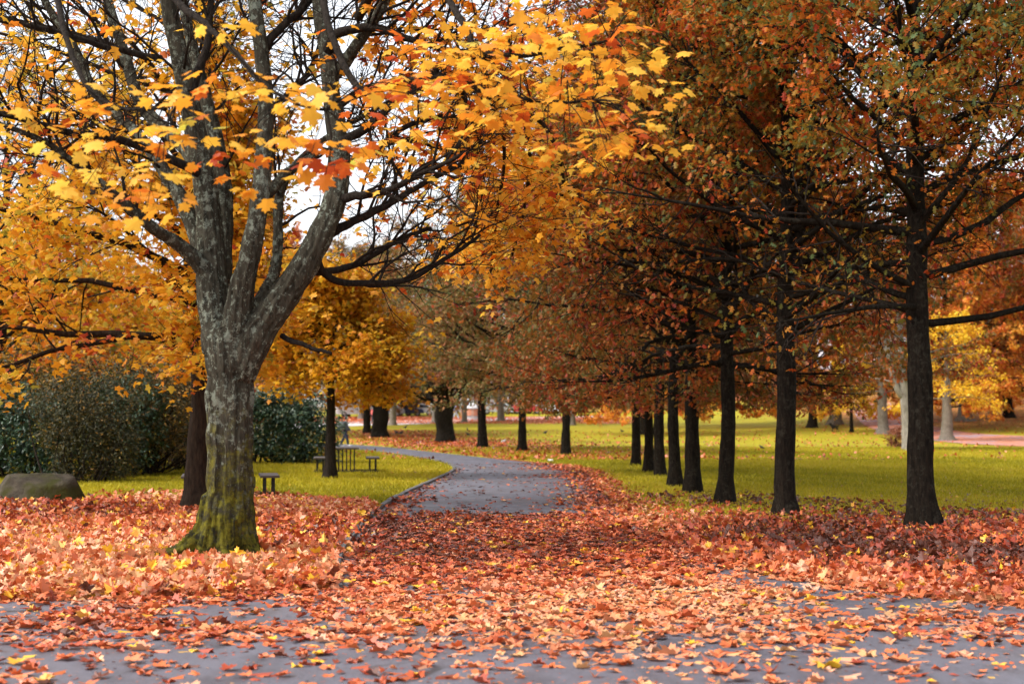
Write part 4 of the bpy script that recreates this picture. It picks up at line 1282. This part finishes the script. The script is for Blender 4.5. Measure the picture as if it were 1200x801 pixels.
def person(label, loc, rz, stride, lean, jacket, trousers, shoes, hair, seed=1, hood=False):
    """walking figure facing +x"""
    t = thing('person', label, 'person', loc, rz)
    s = stride
    def up(x, z):                               # lean the upper body forward from the hips
        return x + lean * max(0, z - .92)
    J = {'pelvis': (0, 0, .95, .10, .13), 'waist': (up(0, 1.08), 0, 1.08, .10, .13), 'chest': (up(0, 1.30), 0, 1.30, .13, .175), 'neck0': (up(0, 1.46), 0, 1.46, .07, .08),
         'neck': (up(.02, 1.53), 0, 1.53, .045), 'head0': (up(.05, 1.59), 0, 1.59, .058, .054), 'head': (up(.055, 1.68), 0, 1.68, .098, .078), 'top': (up(.045, 1.755), 0, 1.755, .065, .055),
         'face': (up(.13, 1.655), 0, 1.655, .035, .04), 'nose': (up(.172, 1.66), 0, 1.66, .012)}
    E = [('pelvis', 'waist'), ('waist', 'chest'), ('chest', 'neck0'), ('neck0', 'neck'), ('neck', 'head0'), ('head0', 'head'), ('head', 'top'), ('head', 'face'), ('face', 'nose')]
    legs = {}
    for sd, ph in ((-1, 1), (1, -1)):
        y = .09 * sd; f = ph * s
        kx, ax = .5 * f + .05, f - (.05 if ph < 0 else 0)
        az = .09 if ph > 0 else .13
        legs[sd] = (kx, ax, az, y)
        J.update({f'hip{sd}': (0, y, .88, .075), f'knee{sd}': (kx, y, .50, .062), f'ankle{sd}': (ax, y, az, .042), f'heel{sd}': (ax + .03, y, az - .04, .04), f'toe{sd}': (ax + .17, y, .03 if ph > 0 else .04, .033)})
        E += [('pelvis', f'hip{sd}'), (f'hip{sd}', f'knee{sd}'), (f'knee{sd}', f'ankle{sd}'), (f'ankle{sd}', f'heel{sd}'), (f'heel{sd}', f'toe{sd}')]
        a = -ph * .7 * s
        J.update({f'sh{sd}': (up(0, 1.42), .17 * sd, 1.41, .062), f'elb{sd}': (up(a * .45 - .04, 1.15), .22 * sd, 1.15, .045), f'wr{sd}': (up(a + .10, .95), .21 * sd, .93, .032),
                  f'palm{sd}': (up(a + .13, .9), .21 * sd, .86, .036, .02)})
        E += [('chest', f'sh{sd}'), (f'sh{sd}', f'elb{sd}'), (f'elb{sd}', f'wr{sd}'), (f'wr{sd}', f'palm{sd}')]
        px_, pz = up(a + .13, .9), .86
        for q in range(4):
            yq = .21 * sd + (.024 - .016 * q) * sd
            J[f'f{sd}{q}a'] = (px_ + .012, yq, pz - .055, .0095); J[f'f{sd}{q}b'] = (px_ + .03, yq, pz - .09 + .006 * abs(q - 1), .008)
            E += [(f'palm{sd}', f'f{sd}{q}a'), (f'f{sd}{q}a', f'f{sd}{q}b')]
        J[f'th{sd}a'] = (px_ + .045, .20 * sd, pz - .01, .011); J[f'th{sd}b'] = (px_ + .06, .195 * sd, pz - .045, .009)
        E += [(f'palm{sd}', f'th{sd}a'), (f'th{sd}a', f'th{sd}b')]
    skin_obj('body', J, E, M_SKIN, t)
    def sub(keys, grow_, name, mat, extra=None):
        jj = {k: (*J[k][:3], *(r + grow_ for r in (J[k][3:] if len(J[k]) > 4 else (J[k][3], J[k][3])))) for k in keys}
        if extra: jj.update(extra)
        ee = [e for e in E if e[0] in jj and e[1] in jj]
        skin_obj(name, jj, ee, mat, t)
    sub(['waist', 'pelvis', 'chest', 'neck0'] + [k + str(sd) for sd in (-1, 1) for k in ('sh', 'elb', 'wr')], .042, 'jacket', jacket)
    sub(['pelvis'] + [k + str(sd) for sd in (-1, 1) for k in ('hip', 'knee', 'ankle')], .032, 'trousers', trousers)
    for sd in (-1, 1):
        kx, ax, az, y = legs[sd]
        jj = {'a': (ax, y, az, .05), 'b': (ax + .02, y, az - .045, .05, .05), 'c': (ax + .13, y, .042, .042, .05), 'd': (ax + .21, y, .036, .03, .04)}
        skin_obj('shoe', jj, [('a', 'b'), ('b', 'c'), ('c', 'd')], shoes, t)
    jj = {'z': (up(.075, 1.745), 0, 1.752, .060, .07), 'a': (up(.03, 1.73), 0, 1.735, .100, .100), 'b': (up(-.025, 1.67), 0, 1.67, .105, .105), 'c': (up(-.035, 1.57), 0, 1.57, .075, .085)}
    skin_obj('hair', jj, [('z', 'a'), ('a', 'b'), ('b', 'c')], hair, t)
    return t


cg = plain('grey_jacket', (.09, .09, .11), .9); cn = plain('dark_jeans', (.018, .022, .042), .9); cw = plain('pale_shoes', (.6, .58, .56), .6)
ck = plain('black_hair', (.012, .010, .010), .6); cb = plain('blue_grey_jacket', (.24, .24, .42), .85); cj = plain('pale_blue_trousers', (.42, .46, .55), .85)
ca = plain('auburn_hair', (.28, .06, .02), .7); cr_ = plain('coral_jacket', (.75, .16, .14), .8); cdk = plain('dark_coat', (.03, .03, .045), .85)
PW = G(404, 522.5)
person('person in grey jacket and dark jeans walking along the path beyond the picnic table', PW, R(-12), .24, .10, cg, cn, cw, ck)
bp = thing('backpack', 'grey backpack on the back of the person walking the path', 'backpack', (PW[0] - .22, PW[1] + .045, 1.02), R(-12))
mb = MB(); box(mb, (0, 0, .22), (.24, .34, .46), 0, .12, .07); link('pack', mb.mesh('pack', True), plain('grey_canvas', (.15, .17, .15), .9), bp)
mb = MB(); box(mb, (-.12, 0, .13), (.10, .26, .20), 0, .12, .04); link('pocket', mb.mesh('pocket', True), plain('grey_canvas_pocket', (.12, .13, .12), .9), bp)
for s in (-1, 1):
    mb = MB(); l = smooth_line([[.10, .11 * s, .44], [.22, .13 * s, .46], [.36, .13 * s, .36], [.34, .14 * s, .16], [.12, .15 * s, .03]], 16)
    tubes(mb, l[None], np.full((1, 16), .02), 6, True); link('strap', mb.mesh('strap', True), cdk, bp)
person('person in blue-grey jacket and pale trousers striding along the far path near the brick monument', G(534, 491.3), R(5), .36, .05, cb, cj, cdk, ca)
person('person in coral pink jacket walking away behind the leaning gnarled oak', G(437.5, 497), R(80), .2, .04, cr_, cdk, cdk, ck)


def dog():
    m = plain('black_fur', (.012, .011, .011), .75)
    c = G(978, 505.5)
    t = thing('dog', 'small black dog standing on the lawn beside the thin-trunked yellow tree', 'dog', c, R(180 + 8), None, .95)
    J = {'rump': (-.25, 0, .45, .125, .115), 'belly': (0, 0, .44, .125, .115), 'chest': (.20, 0, .43, .165, .14), 'neck': (.31, 0, .57, .095), 'head': (.39, 0, .68, .105, .095), 'muz': (.54, 0, .655, .055, .05),
         'ear1': (.34, .09, .79, .035), 'ear2': (.34, -.09, .79, .035), 't1': (-.36, 0, .50, .022), 't2': (-.45, 0, .62, .015), 't3': (-.44, 0, .72, .010)}
    E = [('rump', 'belly'), ('belly', 'chest'), ('chest', 'neck'), ('neck', 'head'), ('head', 'muz'), ('head', 'ear1'), ('head', 'ear2'), ('rump', 't1'), ('t1', 't2'), ('t2', 't3')]
    for s in (-1, 1):
        y = .075 * s; o = .05 * s
        J.update({f'e{s}': (.19 + o * .3, y, .28, .042), f'w{s}': (.20 + o, y, .14, .026), f'p{s}': (.20 + o, y, .03, .024), f'pp{s}': (.245 + o, y, .022, .02),
                  f'k{s}': (-.19, y, .28, .055), f'h{s}': (-.31 - o, y, .17, .026), f'q{s}': (-.29 - o, y, .03, .024), f'qq{s}': (-.245 - o, y, .022, .02)})
        E += [('chest', f'e{s}'), (f'e{s}', f'w{s}'), (f'w{s}', f'p{s}'), (f'p{s}', f'pp{s}'), ('rump', f'k{s}'), (f'k{s}', f'h{s}'), (f'h{s}', f'q{s}'), (f'q{s}', f'qq{s}')]
    skin_obj('body', J, E, m, t, 1)


dog()


def birds():
    m = plain('dark_feathers', (.02, .02, .024), .6); mw = plain('pale_feathers', (.55, .55, .58), .6)
    J = {'tail': (-.20, 0, .10, .012, .03), 'rump': (-.10, 0, .125, .035, .04), 'body': (0, 0, .145, .085, .09), 'breast': (.08, 0, .17, .075), 'neck': (.12, 0, .215, .028), 'head': (.145, 0, .25, .032), 'beak': (.21, 0, .245, .008)}
    E = [('tail', 'rump'), ('rump', 'body'), ('body', 'breast'), ('breast', 'neck'), ('neck', 'head'), ('head', 'beak')]
    for s in (-1, 1):
        J.update({f'l{s}': (.02, .025 * s, .07, .010), f'f{s}': (.02, .025 * s, .010, .008), f't{s}': (.06, .03 * s, .008, .007)}); E += [('body', f'l{s}'), (f'l{s}', f'f{s}'), (f'f{s}', f't{s}')]
    first = None
    for px, py, rz, s, lb in [(475, 502.5, 20, 1.5, 'black bird on the lawn right of the leaning gnarled oak, farther back than the pair'),
                              (464.5, 509, 160, 1.6, 'black bird pecking beside a second one, nearer the gnarled oak'),
                              (470, 509.5, 10, 1.6, 'black bird beside another near the leaning gnarled oak, the right one of the pair'),
                              (548, 505, 100, 1.4, 'black bird between the fat oak and the straight oak, the farther of two'),
                              (548.5, 511, 200, 1.4, 'black bird between the fat oak and the straight oak, the nearer of two'),
                              (639, 509, 30, 1.5, 'dark bird on the lawn between the slender oak and the rightmost far oak'),
                              (729, 507, 150, 1.3, 'dark bird on the lawn just left of the last oak in the right row'),
                              (893, 527, 180, 1.1, 'dark bird on the lawn between the third oak and the forked oak')]:
        if first is None:
            o = skin_obj('bird', J, E, m, None, 2); first = o
        else:
            o = first.copy(); COL.objects.link(o)
        o.location = G(px, py); o.rotation_euler = (0, 0, R(rz)); o.scale = (s * .72, s * .8, s * .9)
        tag(o, lb, 'bird', 'dark birds on the lawns')
    o = first.copy(); o.data = first.data.copy(); o.data.materials.clear(); o.data.materials.append(mw); COL.objects.link(o)
    o.name = 'bird'; o.location = G(590, 519); o.rotation_euler = (0, 0, R(-20)); o.scale = (.9, .95, 1.0)
    tag(o, 'pale grey bird on the lawn between the straight and the slender oak', 'bird'); 
    if 'group' in o: del o['group']


birds()


def paper(label, px, py, s, rz):
    g = np.random.default_rng(int(px))
    n = 9
    X, Y = np.meshgrid(np.linspace(-.5, .5, n), np.linspace(-.4, .4, n))
    Z = .25 + .18 * np.sin(X * 5 + 1) * np.cos(Y * 6) + .05 * g.normal(size=X.shape)
    i = np.arange(n - 1)[:, None] * n; j = np.arange(n - 1)[None]
    q = np.stack([i + j, i + j + 1, i + n + j + 1, i + n + j], -1).reshape(-1, 4)
    mb = MB(); mb.add(np.stack([X, Y, Z], -1).reshape(-1, 3) * s, quads=q)
    o = link('paper_scrap', mb.mesh('paper_scrap', True), plain('white_paper', (.8, .8, .8), .7, var=.05))
    o.location = G(px, py) + np.array([0, 0, .012]); o.rotation_euler = (R(20), 0, R(rz))
    tag(o, label, 'litter')


paper('crumpled white paper scrap on the grass at the edge of the path bend', 645, 540.5, .20, 20)
paper('tiny white paper scrap among the leaves in front of the larger scrap', 647.5, 546, .11, 70)


# ------------------------------------------------------------------ brick monument by the far path
def monument():
    c = G(554, 491.2)
    t = thing('monument', 'round red brick plinth with pale stone top and slender pale figure by the far path', 'monument', c)
    m, nt, b = new_mat('orange_brick')
    br = N(nt, 'ShaderNodeTexBrick', Scale=5.0); nt.links.new(obj_co(nt), br.inputs['Vector'])
    br.inputs['Color1'].default_value = (.50, .17, .09, 1); br.inputs['Color2'].default_value = (.58, .23, .12, 1); br.inputs['Mortar'].default_value = (.4, .33, .27, 1)
    nt.links.new(br.outputs[0], b.inputs['Base Color']); b.inputs['Roughness'].default_value = .85
    st = plain('pale_stone', (.55, .55, .56), .8)
    mb = MB(); lathe(mb, [(0, -.3), (1.18, -.3), (1.18, .40), (1.14, .44), (0, .44)]); link('base', mb.mesh('base'), st, t)
    mb = MB(); lathe(mb, [(1.30, .42), (1.36, .45), (1.36, 1.18), (1.30, 1.20)]); lathe(mb, [(0, .42), (1.30, .42)]); lathe(mb, [(1.30, 1.20), (0, 1.2)]); link('brick_drum', mb.mesh('brick_drum'), m, t)
    mb = MB(); lathe(mb, [(0, 1.203), (1.45, 1.203), (1.47, 1.26), (1.42, 1.33), (.9, 1.42), (.5, 1.6), (.34, 1.85), (0, 1.86)]); link('coping', mb.mesh('coping', True), st, t)
    J = {'a': (0, 0, 1.8, .30), 'b': (.02, 0, 2.2, .20), 'c': (0, 0, 2.6, .16), 'd': (-.02, 0, 3.0, .19, .22), 'e': (-.02, 0, 3.25, .09), 'f': (-.02, 0, 3.42, .12), 'g': (.22, 0, 2.95, .07), 'h': (.36, 0, 3.25, .06), 'i': (-.26, 0, 2.9, .07), 'j': (-.3, 0, 2.6, .06)}
    skin_obj('figure', J, [('a', 'b'), ('b', 'c'), ('c', 'd'), ('d', 'e'), ('e', 'f'), ('d', 'g'), ('g', 'h'), ('d', 'i'), ('i', 'j')], plain('verdigris_stone', (.42, .46, .44), .7), t)


monument()


# ------------------------------------------------------------------ parked cars and houses beyond the park
M_GLASS = plain('dark_window_glass', (.03, .035, .045), .12, var=.1)
M_TYRE = plain('tyre_rubber', (.015, .015, .016), .8)
M_RIM = plain('grey_rim', (.45, .45, .47), .35, .8)


def car_mesh_parts(van=False):
    L, W, H = (4.9, 1.95, 2.05) if van else (4.2, 1.74, 1.46)
    if van:
        prof = [(-2.4, .35), (-2.42, 1.0), (-2.38, 1.95), (-2.25, 2.03), (.9, 2.03), (1.25, 1.92), (1.75, 1.2), (2.3, 1.02), (2.42, .8), (2.42, .35)]
    else:
        prof = [(-2.05, .32), (-2.1, .62), (-2.02, .92), (-1.65, 1.02), (-1.15, 1.38), (-.7, 1.46), (.25, 1.45), (.7, 1.32), (1.15, .98), (1.9, .84), (2.08, .66), (2.08, .32)]
    p = np.array(prof)
    mb = MB(); n = len(p)
    rows = []
    for yy, sx in ((-W / 2, .97), (-W / 2 + .08, 1.0), (W / 2 - .08, 1.0), (W / 2, .97)):
        taper = np.where(p[:, 1] > .95, (p[:, 1] - .95) * .22, 0)
        y = np.sign(yy) * (abs(yy) - taper)
        rows.append(np.stack([p[:, 0] * sx, y, p[:, 1] * (1 if sx == 1 else .985)], -1))
    v = np.concatenate(rows)
    q = [[r * n + i, r * n + (i + 1) % n, (r + 1) * n + (i + 1) % n, (r + 1) * n + i] for r in range(3) for i in range(n)]
    bm = bmesh.new(); bv = [bm.verts.new(x) for x in v]
    for f in q: bm.faces.new([bv[k] for k in f])
    bm.faces.new([bv[k] for k in range(n)]); bm.faces.new([bv[3 * n + k] for k in range(n)][::-1])
    bmesh.ops.recalc_face_normals(bm, faces=bm.faces)
    me = bpy.data.meshes.new('body'); bm.to_mesh(me); bm.free()
    win = []
    def pane(pts, off):
        m_ = MB(); a = np.array(pts, float); m_.add(np.vstack([a, a + off]), quads=[[0, 1, 2, 3], [7, 6, 5, 4], [0, 4, 5, 1], [1, 5, 6, 2], [2, 6, 7, 3], [3, 7, 4, 0]])
        win.append(m_.mesh('window'))
    for s in (-1, 1):
        y0, y1 = s * (W / 2 - .02), s * (W / 2 - (.20 if van else .11))
        if van:
            pane([(.45, y0, 1.15), (1.55, y0, 1.2), (1.15, y1, 1.82), (.45, y1, 1.85)], (0, s * .02, 0))
        else:
            pane([(-1.35, y0 * .995, 1.0), (-.05, y0 * .995, .99), (-.05, y1, 1.37), (-.95, y1, 1.36)], (0, s * .02, 0))
            pane([(.02, y0 * .995, .99), (.95, y0 * .995, .98), (.55, y1, 1.33), (.02, y1, 1.37)], (0, s * .02, 0))
    wheels = []
    for x in (-1.28, 1.32):
        for s in (-1, 1):
            wheels.append((x * (1.15 if van else 1), s * (W / 2 - .10)))
    mt_ = MB(); lathe(mt_, [(.20, -.10), (.32, -.10), (.34, -.06), (.34, .06), (.32, .10), (.20, .10)], n=20)
    mr_ = MB(); lathe(mr_, [(0, -.09), (.20, -.09), (.205, 0), (.20, .09), (0, .09)], n=16)
    return me, win, wheels, mt_.mesh('tyre', True), mr_.mesh('rim')


CARS = {}


def car(name, cat, label, px, py, rz, paint, van=False):
    if van not in CARS: CARS[van] = car_mesh_parts(van)
    me, win, wheels, mt_, mr_ = CARS[van]
    t = thing(name, label, cat, G(px, py), rz, 'vehicles parked beyond the far path')
    bme = me.copy(); bme.materials.append(paint); link('body', bme, None, t)
    for wm in win: link('window', wm, M_GLASS, t)
    for x, y in wheels:
        w_ = link('tyre', mt_, M_TYRE, t); w_.name = 'wheel'; w_.location = (x, y, .34); w_.rotation_euler = (R(90), 0, 0)
        link('rim', mr_, M_RIM, w_)
    for s in (-1, 1):
        mb = MB(); x = 2.40 if van else 2.03
        box(mb, (x, s * .62, .72), (.10, .30, .14), bev=.03); link('headlight', mb.mesh('headlight'), M_RIM, t)


def paint(n, c): return plain(n, c, .3, 0, .03)


car('parked_van', 'van', 'white van parked beyond the far path at the left, left of the straight dark trunk', 418, 488.3, R(4), paint('white_paint', (.78, .78, .78)), True)
car('parked_car', 'car', 'silver car parked beyond the far path right of the leaning gnarled oak', 454, 487.6, R(178), paint('silver_paint', (.5, .52, .55)))
car('parked_car', 'car', 'dark blue car parked beyond the far path between silver and white cars', 477, 487.2, R(2), paint('navy_paint', (.03, .04, .10)))
car('parked_car', 'car', 'white car parked left of the fat gnarled oak beyond the far path', 491, 486.8, R(181), paint('white_car_paint', (.76, .76, .77)))
car('parked_van', 'van', 'white van parked beyond the walker near the brick monument', 541, 486.0, R(-2), paint('white_van_paint', (.74, .75, .78)), True)
car('parked_car', 'car', 'pale grey car seen right of the straight oak beyond the far path', 583, 485.2, R(180), paint('grey_paint', (.42, .44, .46)))
car('parked_car', 'car', 'red car parked right of the slender oak beyond the far path', 617, 484.6, R(3), paint('red_paint', (.5, .03, .03)))
car('parked_van', 'van', 'white van parked between slender and rightmost oaks of the far row', 634, 484.3, R(179), paint('white_hire_paint', (.72, .73, .76)), True)
car('parked_car', 'car', 'light car under the low leaves left of the rightmost far oak', 652, 484.0, R(1), paint('ivory_paint', (.66, .66, .62)))


def house(label, x, y, w_, d_, h, wall, nwin, rz=0.0):
    z = float(height(x, y)) - .3
    t = thing('house', label, 'house', (x, y, z), rz)
    mb = MB(); box(mb, (0, d_ / 2, h / 2), (w_, d_, h)); link('wall', mb.mesh('wall'), wall, t)
    rp = h + w_ * 0 + d_ * .42
    v = [(-w_ / 2 - .3, -.35, h + .003), (w_ / 2 + .3, -.35, h + .003), (w_ / 2 + .3, d_ + .35, h + .003), (-w_ / 2 - .3, d_ + .35, h + .003), (-w_ / 2 - .3, d_ / 2, rp), (w_ / 2 + .3, d_ / 2, rp)]
    mb = MB(); mb.add(v, quads=[[0, 1, 5, 4], [2, 3, 4, 5], [3, 2, 1, 0]], tris=[[0, 4, 3], [1, 2, 5]])
    rf = link('roof', mb.mesh('roof'), plain('slate', (.09, .09, .11), .8, sc=4), t)
    mb = MB(); box(mb, (w_ * .3, d_ / 2, rp + .4), (.9, .7, 1.8), bev=.04); link('chimney', mb.mesh('chimney'), M_CHIM, rf)
    fm = plain('white_frame', (.75, .75, .74), .6)
    for fl in range(2):
        for k in range(nwin):
            xx = -w_ / 2 + w_ * (k + .5) / nwin
            if fl == 0 and k == nwin // 2:
                mb = MB(); box(mb, (xx, -.03, 1.1), (1.0, .08, 2.2), bev=.02); link('door', mb.mesh('door'), cdk, t); continue
            mb = MB(); zc = 1.6 + fl * 2.8
            for a, b_, c_, e in ((0, .75, 1.3, .1), (0, -.75, 1.3, .1), (-.62, 0, .1, 1.4), (.62, 0, .1, 1.4), (0, 0, .06, 1.4)):
                box(mb, (xx + a, -.04, zc + b_), (c_, .10, e))
            f_ = link('window', mb.mesh('window'), fm, t)
            mb = MB(); box(mb, (xx, -.012, zc), (1.16, .03, 1.4)); link('pane', mb.mesh('pane'), M_GLASS, f_)


M_CHIM = plain('chimney_brick', (.25, .11, .07), .9)
house('long off-white rendered house beyond the parked vehicles, seen under the far row of oaks', -22, 222, 26, 9, 6.2, plain('white_render', (.50, .50, .49), .9), 7)
house('grey rendered house beyond the brick monument, behind the low foliage', 4, 226, 20, 9, 6.2, plain('grey_render', (.33, .33, .35), .9), 5)
house('pale house far off behind the whitish leaning tree, beyond the bank', 58, 232, 18, 9, 6.0, plain('pale_render', (.62, .62, .66), .9), 5, R(-10))


# ------------------------------------------------------------------ far woodland (one mass)
def far_woods():
    g = np.random.default_rng(301)
    ml, mt = MB(), MB()
    n = 58
    for q in range(n):
        x = -125 + 250 * (q + g.random()) / n
        y = g.uniform(235, 300)
        z0 = float(height(x, y)); h = g.uniform(15, 24)
        if abs(x + 12) < 17: h *= .62
        col = g.choice([.15, .35, .55, .8], p=[.25, .35, .25, .15])
        tl = np.stack([x + g.normal(0, .2, 8).cumsum() * .3, np.full(8, y), z0 + np.linspace(-.2, h * .8, 8)], -1)
        tubes(mt, tl[None], np.linspace(.35, .06, 8)[None], 6)
        k = 34
        c = np.stack([x + g.normal(0, 3.2, k), y + g.normal(0, 2.5, k), z0 + h * g.uniform(.18, 1.0, k)], -1)
        m = 42
        pos = (c[:, None] + g.normal(0, 1.15, (k, m, 3)) * [1, 1, .6]).reshape(-1, 3)
        mm = len(pos)
        ya, pi, ro = hang(mm, g, -.3, .6, .6)
        leaves(ml, FAR, pos, g.uniform(.4, .8, mm), ya, pi, ro, np.clip(col + np.repeat(g.normal(0, .12, k), m) + g.normal(0, .1, mm), 0, 1))
    mat = leaf_mat('woodland_leaf', [(0, (.20, .05, .02)), (.3, (.38, .13, .04)), (.55, (.42, .24, .05)), (.8, (.14, .13, .035)), (1, (.07, .09, .03))], .3)
    o = link('woodland', ml.mesh('woodland', False, True), mat)
    tag(o, 'far belt of autumn woodland closing the view beyond the houses', 'woodland', None, 'stuff')
    link('trunks', mt.mesh('trunks', True), M_OBARK, o)


far_woods()

# ------------------------------------------------------------------ light, sky, camera
SUN_AZ, SUN_EL = R(-112), R(48)         # azimuth from +Y towards +X: from the left, a little behind the camera
w = bpy.data.worlds.new('World'); SC.world = w; w.use_nodes = True
nt = w.node_tree
bgn = nt.nodes['Background']
sky = N(nt, 'ShaderNodeTexSky', sky_type='NISHITA')
sky.sun_disc = False; sky.sun_elevation = SUN_EL; sky.sun_rotation = SUN_AZ; sky.air_density = 1.0; sky.dust_density = 3.0
hs = N(nt, 'ShaderNodeHueSaturation', Saturation=.22)
nt.links.new(sky.outputs[0], hs.inputs['Color'])
tc = N(nt, 'ShaderNodeTexCoord')
cl = N(nt, 'ShaderNodeTexNoise', Scale=2.2, Detail=6.0, Roughness=.55)
nt.links.new(tc.outputs['Generated'], cl.inputs['Vector'])
cr = ramp(nt, cl.outputs['Fac'], [(.3, (1.25, 1.25, 1.28)), (.7, (1.7, 1.7, 1.7))])
mx = mixc(nt, 1.0, hs.outputs[0], cr, 'MULTIPLY')
nt.links.new(mx, bgn.inputs['Color'])
bgn.inputs['Strength'].default_value = .15

sun = bpy.data.lights.new('sun', 'SUN'); sun.energy = 1.5; sun.angle = R(10); sun.color = (1, .94, .86)
so = bpy.data.objects.new('sun', sun); COL.objects.link(so)
sd = Vector((math.sin(SUN_AZ) * math.cos(SUN_EL), math.cos(SUN_AZ) * math.cos(SUN_EL), math.sin(SUN_EL)))
so.rotation_euler = sd.to_track_quat('Z', 'Y').to_euler()

cam = bpy.data.cameras.new('camera'); co = bpy.data.objects.new('camera', cam); COL.objects.link(co)
cam.sensor_width = 36; cam.lens = 36 * F / 1200
co.location = (0, 0, CAM_Z); co.rotation_euler = (R(90) + PITCH, 0, 0)
cam.clip_start = .1; cam.clip_end = 2000
cam.dof.use_dof = True; cam.dof.focus_distance = 17.5; cam.dof.aperture_fstop = 1.9
SC.camera = co

SC.view_settings.view_transform = 'Standard'; SC.view_settings.look = 'None'
SC.view_settings.exposure = 0.82; SC.view_settings.gamma = 1
SC.cycles.use_denoising = True
SC.cycles.max_bounces = 6; SC.cycles.diffuse_bounces = 3; SC.cycles.glossy_bounces = 2; SC.cycles.transmission_bounces = 4
SC.cycles.use_adaptive_sampling = True; SC.cycles.adaptive_threshold = .02
